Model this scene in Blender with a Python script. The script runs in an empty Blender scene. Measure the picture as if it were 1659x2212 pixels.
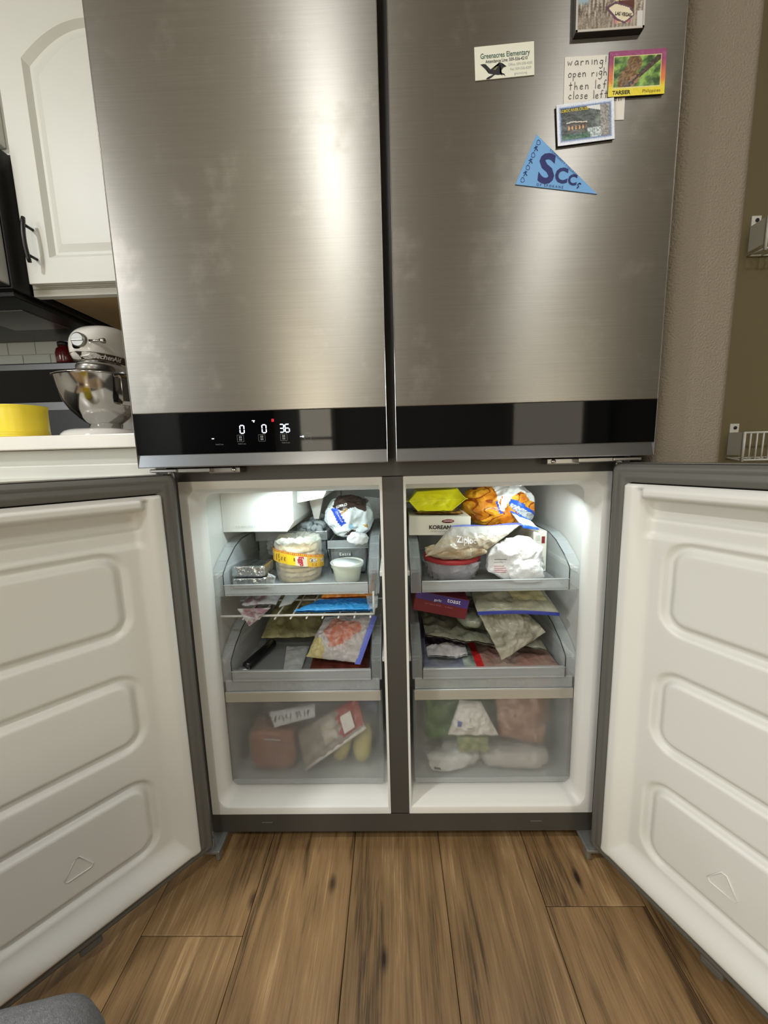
import bpy, bmesh, math, random
from math import sin, cos, pi, sqrt, atan2, radians
from mathutils import Vector, Matrix, noise
random.seed(7)
S = bpy.context.scene
COL = S.collection
# ---------------------------------------------------------------- camera
W_PX, F_PX = 1659, 830.0
CX, CD, CH, PITCH, YAW, ROLL = -0.0015, 0.7473, 0.8712, 0.14827, 0.0224, -0.0268
_f = Vector((-sin(YAW)*cos(PITCH), cos(YAW)*cos(PITCH), -sin(PITCH)))
_r = Vector((cos(YAW), sin(YAW), 0)); _u = _r.cross(_f)
_r2 = _r*cos(ROLL) + _u*sin(ROLL); _u2 = _u*cos(ROLL) - _r*sin(ROLL)
cd = bpy.data.cameras.new('camera'); cam = bpy.data.objects.new('camera', cd); COL.objects.link(cam)
mw = Matrix((_r2, _u2, -_f)).transposed().to_4x4(); mw.translation = Vector((CX, -CD, CH))
cam.matrix_world = mw
cd.sensor_fit = 'HORIZONTAL'; cd.sensor_width = 36.0; cd.lens = 36.0*F_PX/W_PX
cd.clip_start = 0.02; cd.clip_end = 30
S.camera = cam
# ---------------------------------------------------------------- world, lights, exposure
S.view_settings.view_transform = 'Standard'; S.view_settings.look = 'None'
S.view_settings.gamma = 1.0; S.view_settings.use_curve_mapping = False
S.view_settings.exposure = 0.0
S.cycles.transparent_max_bounces = 32
S.cycles.max_bounces = 12
S.cycles.sample_clamp_indirect = 4.0
wd = bpy.data.worlds.new('world'); S.world = wd; wd.use_nodes = True
wd.node_tree.nodes['Background'].inputs[0].default_value = (0.9, 0.95, 1.0, 1)
wd.node_tree.nodes['Background'].inputs[1].default_value = 0.25

def area(name, loc, rot, size, power, col, shape='DISK', sy=None):
    l = bpy.data.lights.new(name, 'AREA'); l.shape = shape; l.size = size
    if sy: l.size_y = sy
    l.energy = power; l.color = col
    o = bpy.data.objects.new(name, l); COL.objects.link(o); o.location = loc; o.rotation_euler = rot
    return o
# recessed ceiling lamps (fittings are built further down at the same places)
LAMPS = [(-0.29, -1.75, 14, (.985, .995, 1)), (1.0, -1.9, 11, (.985, .995, 1)), (-1.65, -1.2, 34, (.98, .995, 1)), (1.95, -1.05, 5, (.985, .995, 1))]  # the last, on the pantry side, is an added fill lamp
for x, y, p, c in LAMPS:
    area('lamp_light', (x, y, 2.425), (0, 0, 0), 0.16, p, c)
# daylight through the window behind the camera
area('window_light', (-2.95, -2.75, 1.45), (0, radians(-90), 0), 1.2, 40, (.90, .97, 1.0), 'RECTANGLE', 1.1)
# the two light strips in the freezer compartments
area('freezer_light', (-0.195, 0.066, 0.797), (radians(10), radians(-6), 0), 0.20, 0.86, (.78, .95, 1.0), 'RECTANGLE', 0.02)
area('freezer_light', (0.285, 0.066, 0.797), (radians(10), radians(14), 0), 0.15, 0.80, (.84, .97, 1.0), 'RECTANGLE', 0.02)


# ---------------------------------------------------------------- helpers
def lin(c):
    return tuple(((v/255)/12.92 if v/255 <= 0.04045 else ((v/255+0.055)/1.055)**2.4) for v in c[:3])
def lin4(c): return lin(c) + (1.0,)
MATS = {}
def nt(name):
    m = bpy.data.materials.new(name); m.use_nodes = True
    t = m.node_tree; t.nodes.clear(); MATS[name] = m
    out = t.nodes.new('ShaderNodeOutputMaterial')
    return m, t, out
def N(t, typ, **kw):
    n = t.nodes.new(typ)
    for k, v in kw.items():
        if k in n.inputs: n.inputs[k].default_value = v
        else: setattr(n, k, v)
    return n
def add_bump(t, p, scale, strength, dist=0.002, detail=3, coord='Object', vec=None):
    tc = N(t, 'ShaderNodeTexCoord'); nz = N(t, 'ShaderNodeTexNoise', Scale=scale, Detail=detail)
    if vec:
        mp = N(t, 'ShaderNodeMapping'); mp.inputs['Scale'].default_value = vec
        t.links.new(tc.outputs[coord], mp.inputs[0]); t.links.new(mp.outputs[0], nz.inputs['Vector'])
    else: t.links.new(tc.outputs[coord], nz.inputs['Vector'])
    b = N(t, 'ShaderNodeBump', Strength=strength, Distance=dist)
    t.links.new(nz.outputs[0], b.inputs['Height']); t.links.new(b.outputs[0], p.inputs['Normal'])
    return nz
def mat(name, c, rough=.5, metal=0, spec=.5, bump=None, vary=None, emit=0, coat=0, sub=0, attr=False, trans=0):
    if name in MATS: return MATS[name]
    m, t, out = nt(name)
    p = N(t, 'ShaderNodeBsdfPrincipled', Roughness=rough, Metallic=metal)
    p.inputs['Specular IOR Level'].default_value = spec
    p.inputs['Base Color'].default_value = lin4(c)
    p.inputs['Coat Weight'].default_value = coat
    if emit:
        p.inputs['Emission Color'].default_value = lin4(c); p.inputs['Emission Strength'].default_value = emit
    if sub:
        p.inputs['Subsurface Weight'].default_value = sub; p.inputs['Subsurface Radius'].default_value = (.01, .01, .01); p.inputs['Subsurface Scale'].default_value = .5
    if attr:
        a = N(t, 'ShaderNodeVertexColor', layer_name='Col'); t.links.new(a.outputs[0], p.inputs['Base Color'])
    elif vary:
        sc, c2, det = vary
        tc = N(t, 'ShaderNodeTexCoord'); nz = N(t, 'ShaderNodeTexNoise', Scale=sc, Detail=det)
        t.links.new(tc.outputs['Object'], nz.inputs['Vector'])
        mx = N(t, 'ShaderNodeMix', data_type='RGBA')
        mx.inputs[6].default_value = lin4(c); mx.inputs[7].default_value = lin4(c2)
        rp = N(t, 'ShaderNodeMapRange'); rp.inputs[1].default_value = .35; rp.inputs[2].default_value = .65
        t.links.new(nz.outputs[0], rp.inputs[0]); t.links.new(rp.outputs[0], mx.inputs[0]); t.links.new(mx.outputs[2], p.inputs['Base Color'])
    if bump: add_bump(t, p, *bump)
    t.links.new(p.outputs[0], out.inputs[0])
    return m
def clear(name, c, alpha, rough=.12, edge=.35, bump=None, spec=.5, attr=False, haze=0, vary=None):
    """thin clear or cloudy plastic: part of the light goes straight through, more of it held back at grazing angles"""
    if name in MATS: return MATS[name]
    m, t, out = nt(name)
    p = N(t, 'ShaderNodeBsdfPrincipled', Roughness=rough); p.inputs['Base Color'].default_value = lin4(c)
    p.inputs['Specular IOR Level'].default_value = spec
    if attr:
        a = N(t, 'ShaderNodeVertexColor', layer_name='Col'); t.links.new(a.outputs[0], p.inputs['Base Color'])
    tr = N(t, 'ShaderNodeBsdfTransparent')
    lw = N(t, 'ShaderNodeLayerWeight', Blend=.25)
    ma = N(t, 'ShaderNodeMath', operation='MULTIPLY_ADD'); ma.inputs[1].default_value = edge; ma.inputs[2].default_value = alpha
    ma.use_clamp = True
    t.links.new(lw.outputs['Facing'], ma.inputs[0])
    fac = ma.outputs[0]
    if vary:
        tc = N(t, 'ShaderNodeTexCoord'); nz = N(t, 'ShaderNodeTexNoise', Scale=vary[0], Detail=4)
        t.links.new(tc.outputs['Object'], nz.inputs['Vector'])
        m2 = N(t, 'ShaderNodeMath', operation='MULTIPLY_ADD'); m2.inputs[1].default_value = vary[1]; m2.use_clamp = True
        sb = N(t, 'ShaderNodeMath', operation='SUBTRACT'); sb.inputs[1].default_value = .5
        t.links.new(nz.outputs[0], sb.inputs[0]); t.links.new(sb.outputs[0], m2.inputs[0]); t.links.new(fac, m2.inputs[2]); fac = m2.outputs[0]
    thru = tr.outputs[0]
    if haze:
        rf = N(t, 'ShaderNodeBsdfRefraction', Roughness=.35, IOR=1.12)
        mh = N(t, 'ShaderNodeMixShader'); mh.inputs[0].default_value = haze
        t.links.new(thru, mh.inputs[1]); t.links.new(rf.outputs[0], mh.inputs[2]); thru = mh.outputs[0]
    mx = N(t, 'ShaderNodeMixShader')
    t.links.new(fac, mx.inputs[0]); t.links.new(thru, mx.inputs[1]); t.links.new(p.outputs[0], mx.inputs[2])
    if bump: add_bump(t, p, *bump)
    t.links.new(mx.outputs[0], out.inputs[0])
    return m

class G:
    """collects geometry in world coordinates, then links it as ONE mesh object"""
    def __init__(s): s.v = []; s.f = []; s.c = []; s.sm = []
    def add(s, v, f, c=None, sm=False):
        b = len(s.v); s.v += [tuple(x) for x in v]
        for q in f: s.f.append(tuple(i+b for i in q)); s.c.append(c); s.sm.append(sm)
        return s
    def box(s, x0, x1, y0, y1, z0, z1, bev=0, seg=2, c=None, M=None, sm=False):
        bm = bmesh.new()
        bmesh.ops.create_cube(bm, size=1)
        for v in bm.verts: v.co = Vector(((x0+x1)/2+v.co.x*(x1-x0), (y0+y1)/2+v.co.y*(y1-y0), (z0+z1)/2+v.co.z*(z1-z0)))
        if bev: bmesh.ops.bevel(bm, geom=bm.edges[:], offset=bev, segments=seg, affect='EDGES', profile=.5)
        bm.verts.index_update()
        v = [v.co.copy() for v in bm.verts]; f = [[q.index for q in p.verts] for p in bm.faces]; bm.free()
        if M: v = [M @ q for q in v]
        return s.add(v, f, c, sm)
    def tube(s, pts, r, n=8, c=None, closed=False, caps=True):
        pts = [Vector(p) for p in pts]; L = len(pts); rr = r if isinstance(r, (list, tuple)) else [r]*L
        rings = []; up = None
        for i, p in enumerate(pts):
            a = pts[(i-1) % L] if (closed or i > 0) else p; b = pts[(i+1) % L] if (closed or i < L-1) else p
            d = (b-a).normalized()
            if up is None: up = d.orthogonal().normalized()
            up = (up - d*up.dot(d)).normalized(); w = d.cross(up)
            rings.append([p + (up*cos(2*pi*k/n) + w*sin(2*pi*k/n))*rr[i] for k in range(n)])
        v = [q for g in rings for q in g]; f = []
        for i in range(L if closed else L-1):
            j = (i+1) % L
            for k in range(n): f.append((i*n+k, i*n+(k+1) % n, j*n+(k+1) % n, j*n+k))
        if caps and not closed: f.append(tuple(range(n))[::-1]); f.append(tuple((L-1)*n+k for k in range(n)))
        return s.add(v, f, c, True)
    def lathe(s, prof, cen, n=32, c=None, M=None, caps=True, a0=0, a1=2*pi):
        full = abs(a1-a0-2*pi) < 1e-6; m = n if full else n+1
        v = []; f = []
        for r, z in prof:
            for k in range(m):
                a = a0+(a1-a0)*k/n; q = Vector((r*cos(a), r*sin(a), z))
                if M: q = M @ q
                v.append(q + Vector(cen))
        for i in range(len(prof)-1):
            for k in range(n):
                k2 = (k+1) % m if full else k+1
                f.append((i*m+k, i*m+k2, (i+1)*m+k2, (i+1)*m+k))
        if caps and full:
            if prof[0][0] > 1e-6: f.append(tuple(range(m))[::-1])
            if prof[-1][0] > 1e-6: f.append(tuple((len(prof)-1)*m+k for k in range(m)))
        return s.add(v, f, c, True)
    def grid(s, nu, nv, fn, col=None, closeu=False, sm=True, flip=False):
        mu = nu if closeu else nu+1
        v = [fn(i/nu, j/nv) for j in range(nv+1) for i in range(mu)]
        b = len(s.v); s.v += [tuple(q) for q in v]
        for j in range(nv):
            for i in range(nu):
                i2 = (i+1) % mu
                q = (b+j*mu+i, b+j*mu+i2, b+(j+1)*mu+i2, b+(j+1)*mu+i)
                s.f.append(q[::-1] if flip else q); s.c.append(col((i+.5)/nu, (j+.5)/nv) if callable(col) else col); s.sm.append(sm)
        return s
    def prism(s, poly, h, fn, c=None, sm=False):
        """poly: 2-D outline; fn(a, b, t) gives the world point for depth t = 0 or h"""
        n = len(poly); v = [fn(a, b, 0) for a, b in poly] + [fn(a, b, h) for a, b in poly]
        f = [tuple(range(n))[::-1], tuple(range(n, 2*n))] + [(i, (i+1) % n, n+(i+1) % n, n+i) for i in range(n)]
        return s.add(v, f, c, sm)
    def xf(s, M, start=0):
        s.v = s.v[:start] + [tuple(M @ Vector(q)) for q in s.v[start:]]; return s
    def out(s, name, m, parent=None, label=None, cat=None, group=None, kind=None, org=None, fixn=True, angle=None):
        xs = list(zip(*s.v))
        if org is None:
            org = Vector(((min(xs[0])+max(xs[0]))/2, (min(xs[1])+max(xs[1]))/2, min(xs[2]) if parent is None else (min(xs[2])+max(xs[2]))/2))
        org = Vector(org)
        me = bpy.data.meshes.new(name)
        me.from_pydata([tuple(Vector(q)-org) for q in s.v], [], s.f)
        if any(c is not None for c in s.c):
            at = me.color_attributes.new('Col', 'FLOAT_COLOR', 'CORNER'); data = []
            for c, f in zip(s.c, s.f):
                l = lin4(c if c is not None else (200, 200, 200)); data += list(l)*len(f)
            at.data.foreach_set('color', data)
        me.polygons.foreach_set('use_smooth', s.sm)
        if fixn:
            bm = bmesh.new(); bm.from_mesh(me); bmesh.ops.recalc_face_normals(bm, faces=bm.faces); bm.to_mesh(me); bm.free()
        if angle is not None: me.set_sharp_from_angle(angle=radians(angle))
        me.materials.append(m)
        o = bpy.data.objects.new(name, me); COL.objects.link(o)
        place(o, org, parent)
        return tag(o, label, cat, group, kind)
WL = {}
def place(o, loc, parent):
    WL[o.name] = Vector(loc)
    o.parent = parent
    o.location = Vector(loc) - (WL[parent.name] if parent else Vector())
def tag(o, label=None, cat=None, group=None, kind=None):
    if label: o['label'] = label
    if cat: o['category'] = cat
    if group: o['group'] = group
    if kind: o['kind'] = kind
    return o
def thing(name, label, cat, loc, group=None, kind=None):
    o = bpy.data.objects.new(name, None); COL.objects.link(o); o.empty_display_size = .05
    place(o, loc, None)
    return tag(o, label, cat, group, kind)
def text(name, body, fn, size, m, parent, align='CENTER', h=0.0004, bold=0, sx=1, label=None, spacing=1):
    """flat lettering; fn(x, y, t) maps the text plane (centre at 0,0) to the world"""
    cu = bpy.data.curves.new('tmp', 'FONT'); cu.body = body; cu.size = size; cu.align_x = align; cu.align_y = 'CENTER'
    cu.resolution_u = 3; cu.offset = bold*size; cu.space_character = spacing
    o = bpy.data.objects.new('tmp', cu); COL.objects.link(o)
    dg = bpy.context.evaluated_depsgraph_get(); me = bpy.data.meshes.new_from_object(o.evaluated_get(dg))
    bpy.data.objects.remove(o); bpy.data.curves.remove(cu)
    g = G(); g.add([fn(v.co.x*sx, v.co.y, h) for v in me.vertices], [tuple(p.vertices) for p in me.polygons])
    bpy.data.meshes.remove(me)
    return g.out(name, m, parent, label, fixn=False)
def plane_fn(o, ax, ay, n):
    o, ax, ay, n = Vector(o), Vector(ax), Vector(ay), Vector(n)
    return lambda x, y, t=0: o + ax*x + ay*y + n*t
def fbm(p, s, o=3):
    a = 1; r = 0; q = Vector(p)*s
    for _ in range(o): r += a*noise.noise(q); a *= .5; q = q*2.03 + Vector((3.1, 1.7, 5.3))
    return r
def ridge(p, s, o=3):
    a = 1; r = 0; q = Vector(p)*s
    for _ in range(o): r += a*(1-2*abs(noise.noise(q))*1.6); a *= .55; q = q*1.9 + Vector((7.1, 2.7, 1.3))
    return r
def mixc(a, b, t):
    t = max(0, min(1, t)); return tuple(a[i]+(b[i]-a[i])*t for i in range(3))
def ss(a, b, x):
    t = max(0.0, min(1.0, (x-a)/(b-a))); return t*t*(3-2*t)
def spow(x, e): return math.copysign(abs(x)**e, x)
def blob(cen, rad, seed=0, e1=.7, e2=.7, amp=.1, sc=8, nu=64, nv=40, rot=None, zmin=None, col=None, flat=0, ymin=None):
    """a lumpy, crumpled closed body (bags, parcels); superellipsoid with ridged creases"""
    cen = Vector(cen); so = Vector((seed*3.7, seed*1.3, seed*2.1)); R = rot or Matrix.Identity(3)
    def fn(u, v):
        th = 2*pi*u; ph = -pi/2 + pi*v
        d = Vector((spow(cos(ph), e1)*spow(cos(th), e2), spow(cos(ph), e1)*spow(sin(th), e2), spow(sin(ph), e1)))
        q = Vector((d.x*rad[0], d.y*rad[1], d.z*rad[2]))
        k = 1 + amp*ridge(q+so, sc, 3)*.5 + amp*.7*fbm(q+so, sc*.5, 2)
        q = R @ (q*k) + cen
        if zmin is not None and q.z < zmin: q.z = zmin + (q.z-zmin)*.04
        if ymin is not None and q.y < ymin: q.y = ymin + (q.y-ymin)*.1
        return q
    g = G(); g.grid(nu, nv, fn, col, closeu=True); return g
def pouch(c4, thick, seed=0, amp=.003, sc=30, nu=48, nv=36, p=.5, col=None, back=1.0, sag=0, edge=.0008):
    """a bag lying or leaning between four corners (top-left, top-right, bottom-right, bottom-left)"""
    tl, tr, br, bl = [Vector(q) for q in c4]
    n = (tr-tl).cross(bl-tl).normalized()
    if n.y > 0 and abs(n.y) > .3 or (abs(n.y) <= .3 and n.z < 0): n = -n
    so = Vector((seed*5.1, seed*2.3, seed*.7))
    def base(u, v): return (tl*(1-u)+tr*u)*(1-v) + (bl*(1-u)+br*u)*v
    def fn(side):
        def f(u, v):
            q = base(u, v); pr = (max(0, sin(pi*u))**p)*(max(0, sin(pi*v))**p)
            w = amp*ridge(q+so, sc, 3) + amp*1.4*fbm(q+so, sc*.35, 2)
            q = q + n*(side*(thick*pr*(1 if side > 0 else back) + edge) + w*(.35+pr*.65))
            q.z -= sag*pr
            return q
        return f
    g = G(); g.grid(nu, nv, fn(1), col); g.grid(nu, nv, fn(-1), col, flip=True)
    return g
def picture(o, ax, ay, w, h, nx, ny, fn, n, t=0.0005):
    """a printed picture: flat grid of coloured cells, u to the side, v downwards"""
    f = plane_fn(o, ax, ay, n); g = G()
    g.grid(nx, ny, lambda u, v: f(w*(u-.5), h*(.5-v), t), fn, sm=False)
    return g

# ---------------------------------------------------------------- materials
M_wall = mat('beige_paint', (176, 163, 140), .75, bump=(160, .35, .002, 3))
M_olive = mat('olive_paint', (112, 102, 72), .8, bump=(160, .3, .002, 3))
M_stub = mat('taupe_paint', (134, 124, 106), .75, bump=(300, .55, .004, 2))
M_kit = mat('off_white_paint', (206, 204, 196), .8)
M_ceil = mat('ceiling_paint', (225, 220, 210), .9)
M_white = mat('white_cabinet_paint', (210, 211, 202), .42)
M_liner = mat('white_liner_plastic', (226, 225, 218), .38)
M_dark = mat('charcoal_enamel', (70, 68, 62), .42)
M_gasket = mat('grey_rubber', (98, 97, 90), .5)
M_black = mat('black_plastic', (14, 14, 15), .4)
M_bglass = mat('black_glass', (4, 5, 6), .04, spec=.2)
M_chrome = mat('polished_steel', (190, 188, 184), .12, 1)
M_satin = mat('satin_steel', (150, 148, 144), .32, 1)
M_quartz = mat('white_quartz', (232, 228, 218), .3, vary=(6, (222, 218, 208), 4))
M_ink = mat('black_ink', (30, 30, 32), .6)
M_white_ink = mat('white_ink', (235, 235, 232), .5)
M_red_ink = mat('red_ink', (190, 30, 60), .5)
M_paint = mat('printed_colours', (200, 200, 200), .45, attr=True)
M_gloss = mat('glossy_printed_colours', (200, 200, 200), .3, attr=True, bump=(70, .25, .003, 4))
M_paper = mat('white_paper', (228, 224, 214), .7)
M_led = mat('display_white', (225, 235, 255), .5, emit=2.2)
M_ledred = mat('display_red', (255, 40, 60), .5, emit=1.2)
M_dim = mat('dim_panel_print', (110, 112, 112), .4, emit=.08)
M_wire = mat('white_wire_coating', (214, 214, 206), .35)

def steel():
    m, t, out = nt('brushed_steel')
    p = N(t, 'ShaderNodeBsdfPrincipled', Metallic=1.0, Roughness=.36)
    p.inputs['Anisotropic'].default_value = .8
    tc = N(t, 'ShaderNodeTexCoord')
    cv = N(t, 'ShaderNodeCombineXYZ'); cv.inputs[2].default_value = 1.0
    t.links.new(cv.outputs[0], p.inputs['Tangent'])
    mp = N(t, 'ShaderNodeMapping'); mp.inputs['Scale'].default_value = (6, 6, 420)
    nz = N(t, 'ShaderNodeTexNoise', Scale=1.0, Detail=4)
    t.links.new(tc.outputs['Object'], mp.inputs[0]); t.links.new(mp.outputs[0], nz.inputs['Vector'])
    # pale dried smudges
    n2 = N(t, 'ShaderNodeTexNoise', Scale=9.0, Detail=6); n2.inputs['Roughness'].default_value = .7
    t.links.new(tc.outputs['Object'], n2.inputs['Vector'])
    r2 = N(t, 'ShaderNodeMapRange'); r2.inputs[1].default_value = .55; r2.inputs[2].default_value = .75
    t.links.new(n2.outputs[0], r2.inputs[0])
    mx = N(t, 'ShaderNodeMix', data_type='RGBA'); mx.inputs[6].default_value = lin4((152, 149, 142)); mx.inputs[7].default_value = lin4((170, 166, 158))
    t.links.new(r2.outputs[0], mx.inputs[0])
    m3 = N(t, 'ShaderNodeMix', data_type='RGBA', blend_type='MULTIPLY'); m3.inputs[0].default_value = .22
    t.links.new(mx.outputs[2], m3.inputs[6]); t.links.new(nz.outputs[0], m3.inputs[7]); t.links.new(m3.outputs[2], p.inputs['Base Color'])
    b = N(t, 'ShaderNodeBump', Strength=.04, Distance=.001); t.links.new(nz.outputs[0], b.inputs['Height']); t.links.new(b.outputs[0], p.inputs['Normal'])
    ra = N(t, 'ShaderNodeMath', operation='MULTIPLY_ADD'); ra.inputs[1].default_value = .08; ra.inputs[2].default_value = .345
    t.links.new(r2.outputs[0], ra.inputs[0]); t.links.new(ra.outputs[0], p.inputs['Roughness'])
    t.links.new(p.outputs[0], out.inputs[0]); return m
M_steel = steel()

def wood():
    m, t, out = nt('hickory_plank')
    p = N(t, 'ShaderNodeBsdfPrincipled', Roughness=.42); p.inputs['Specular IOR Level'].default_value = .35
    tc = N(t, 'ShaderNodeTexCoord'); oi = N(t, 'ShaderNodeObjectInfo')
    off = N(t, 'ShaderNodeVectorMath', operation='SCALE'); off.inputs[0].default_value = (13.7, 29.1, 5.3)
    t.links.new(oi.outputs['Random'], off.inputs['Scale'])
    ad = N(t, 'ShaderNodeVectorMath', operation='ADD'); t.links.new(tc.outputs['Object'], ad.inputs[0]); t.links.new(off.outputs[0], ad.inputs[1])
    def stretched(sx, sy, scale, detail, dist=0, rough=.55):
        mp = N(t, 'ShaderNodeMapping'); mp.inputs['Scale'].default_value = (sx, sy, 1)
        t.links.new(ad.outputs[0], mp.inputs[0])
        nz = N(t, 'ShaderNodeTexNoise', Scale=scale, Detail=detail, Distortion=dist); nz.inputs['Roughness'].default_value = rough
        t.links.new(mp.outputs[0], nz.inputs['Vector']); return nz
    a = stretched(1, .10, 34, 6, .9)       # broad streaks
    b = stretched(1, .022, 430, 4, .4, .7)     # fine grain
    c = stretched(1, .22, 9, 3, 1.0)       # tone patches
    cr = N(t, 'ShaderNodeValToRGB'); e = cr.color_ramp.elements
    e[0].position = .35; e[0].color = lin4((82, 62, 40)); e[1].position = .67; e[1].color = lin4((188, 154, 108))
    x = e.new(.44); x.color = lin4((134, 104, 67)); x = e.new(.57); x.color = lin4((156, 123, 82))
    mx = N(t, 'ShaderNodeMath', operation='MULTIPLY_ADD'); mx.inputs[1].default_value = .55
    m2 = N(t, 'ShaderNodeMath', operation='MULTIPLY_ADD'); m2.inputs[1].default_value = .42
    m3 = N(t, 'ShaderNodeMath', operation='MULTIPLY_ADD'); m3.inputs[1].default_value = .42; m3.inputs[2].default_value = -.20
    t.links.new(c.outputs[0], m3.inputs[0]); t.links.new(a.outputs[0], mx.inputs[0]); t.links.new(b.outputs[0], m2.inputs[0])
    t.links.new(m3.outputs[0], m2.inputs[2]); t.links.new(m2.outputs[0], mx.inputs[2])
    t.links.new(mx.outputs[0], cr.inputs[0])
    # dark checks along the grain
    d = stretched(1, .06, 60, 3, 1.2); dr = N(t, 'ShaderNodeMapRange'); dr.inputs[1].default_value = .57; dr.inputs[2].default_value = .72
    t.links.new(d.outputs[0], dr.inputs[0])
    # knots
    mp = N(t, 'ShaderNodeMapping'); mp.inputs['Scale'].default_value = (1, .45, 1); t.links.new(ad.outputs[0], mp.inputs[0])
    vo = N(t, 'ShaderNodeTexVoronoi', Scale=5.5, voronoi_dimensions='2D'); t.links.new(mp.outputs[0], vo.inputs['Vector'])
    kr = N(t, 'ShaderNodeMapRange'); kr.inputs[1].default_value = .060; kr.inputs[2].default_value = .012
    t.links.new(vo.outputs['Distance'], kr.inputs[0])
    mm = N(t, 'ShaderNodeMath', operation='MULTIPLY_ADD'); mm.inputs[1].default_value = .38; t.links.new(dr.outputs[0], mm.inputs[0])
    kk = N(t, 'ShaderNodeMath', operation='MULTIPLY'); kk.inputs[1].default_value = .8; t.links.new(kr.outputs[0], kk.inputs[0]); t.links.new(kk.outputs[0], mm.inputs[2]); mm.use_clamp = True
    dk = N(t, 'ShaderNodeMix', data_type='RGBA'); dk.inputs[7].default_value = lin4((44, 29, 17))
    t.links.new(mm.outputs[0], dk.inputs[0]); t.links.new(cr.outputs[0], dk.inputs[6])
    # each board its own tone
    hv = N(t, 'ShaderNodeHueSaturation'); rv = N(t, 'ShaderNodeMath', operation='MULTIPLY_ADD'); rv.inputs[1].default_value = .30; rv.inputs[2].default_value = .75
    t.links.new(oi.outputs['Random'], rv.inputs[0]); t.links.new(rv.outputs[0], hv.inputs['Value']); hv.inputs['Saturation'].default_value = .98
    t.links.new(dk.outputs[2], hv.inputs['Color']); t.links.new(hv.outputs[0], p.inputs['Base Color'])
    bp = N(t, 'ShaderNodeBump', Strength=.25, Distance=.001); t.links.new(b.outputs[0], bp.inputs['Height']); t.links.new(bp.outputs[0], p.inputs['Normal'])
    t.links.new(p.outputs[0], out.inputs[0]); return m
M_wood = wood()

# ---------------------------------------------------------------- room shell
fl = G().box(-3.05, 2.45, -3.75, 0.95, -.10, -.009).out('floor', mat('subfloor', (40, 30, 22), .8), kind='structure')
PW, GAP = .191, .0012
k0 = -14
for k in range(k0, 13):
    x0 = .0860 + k*PW; x1 = x0+PW
    if x0 < -3.0 or x1 > 2.45: continue
    L = 1.22
    st = {-3: -.167, -2: .45, -1: .62, 0: .33, 1: -.12, 2: .51, -4: .25}.get(k, (k*.377) % L)
    y = st
    while y > -3.7: y -= L
    while y < .9:
        a, b = max(y, -3.72), min(y+L, .92)
        if b-a > .02:
            G().box(x0+GAP/2, x1-GAP/2, a+GAP/2, b-GAP/2, -.009, 0, bev=.0009, seg=1).out('plank', M_wood, fl)
        y += L
G().box(-3.1, .47, .70, .80, 0, 2.44).out('wall_back', M_wall, kind='structure')
G().box(-3.15, -3.05, -3.75, .80, 0, 2.44).out('wall_left', M_kit, kind='structure')
G().box(-3.15, 2.5, -3.85, -3.75, 0, 2.44).out('wall_behind', M_kit, kind='structure')
dk_ = G().box(-2.35, -1.30, -3.752, -3.70, 0, 2.05, .004).out('added_dark_door', mat('dark_walnut', (58, 42, 32), .4), kind='structure')  # unseen dark door, added to darken what the steel doors reflect
G().lathe([(0, .05), (.026, .045), (.028, .03), (.012, .02), (.012, 0)], (-1.40, -3.70, .95), 20, M=Matrix.Rotation(radians(90), 3, 'X')).out('door_handle', M_satin, dk_)
G().box(2.4, 2.5, -3.75, .95, 0, 2.44).out('wall_far_right', mat('dimmed_wall_paint', (84, 76, 64), .8), kind='structure')  # wall colour darkened so the steel doors reflect a dim side
G().box(-3.15, 2.5, -3.85, .95, 2.44, 2.54).out('ceiling', M_ceil, kind='structure')
G().box(.488, .612, -.02, .80, 0, 2.44, bev=.019, seg=12).out('wall_right', M_stub, kind='structure')
G().box(.60, 2.45, .25, .35, 0, 2.44).out('wall_pantry', M_olive, kind='structure')

# ---------------------------------------------------------------- refrigerator
FR = thing('refrigerator', 'large four-door stainless refrigerator with both lower freezer doors swung open', 'refrigerator', (0, .33, 0))
g = G()
for s in (-1, 1): g.box(min(s*.4545, s*.4215), max(s*.4545, s*.4215), 0, .66, .035, 1.775, .002)
g.box(-.0203, .0203, 0, .46, .08, .83)
g.box(-.422, .422, 0, .66, .035, .0815); g.box(-.422, .422, 0, .46, .8285, .865)
g.box(-.422, .422, .004, .03, .865, 1.775); g.box(-.43, .43, .645, .66, .035, 1.775); g.box(-.43, .43, 0, .66, 1.755, 1.775)
g.out('cabinet_body', M_dark, FR)
for s in (-1, 1):
    for y in (.06, .6): G().lathe([(.018, 0), (.018, .012), (.009, .014), (.009, .04)], (s*.39, y, 0), 16).out('levelling_foot', M_black, FR)
for s in (-1, 1):   # small moulded marks on the toe bar
    G().box(s*.30-.012, s*.30+.012, -.0012, .001, .058, .0605, .0004).out('toe_clip', M_gasket, FR)

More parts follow.
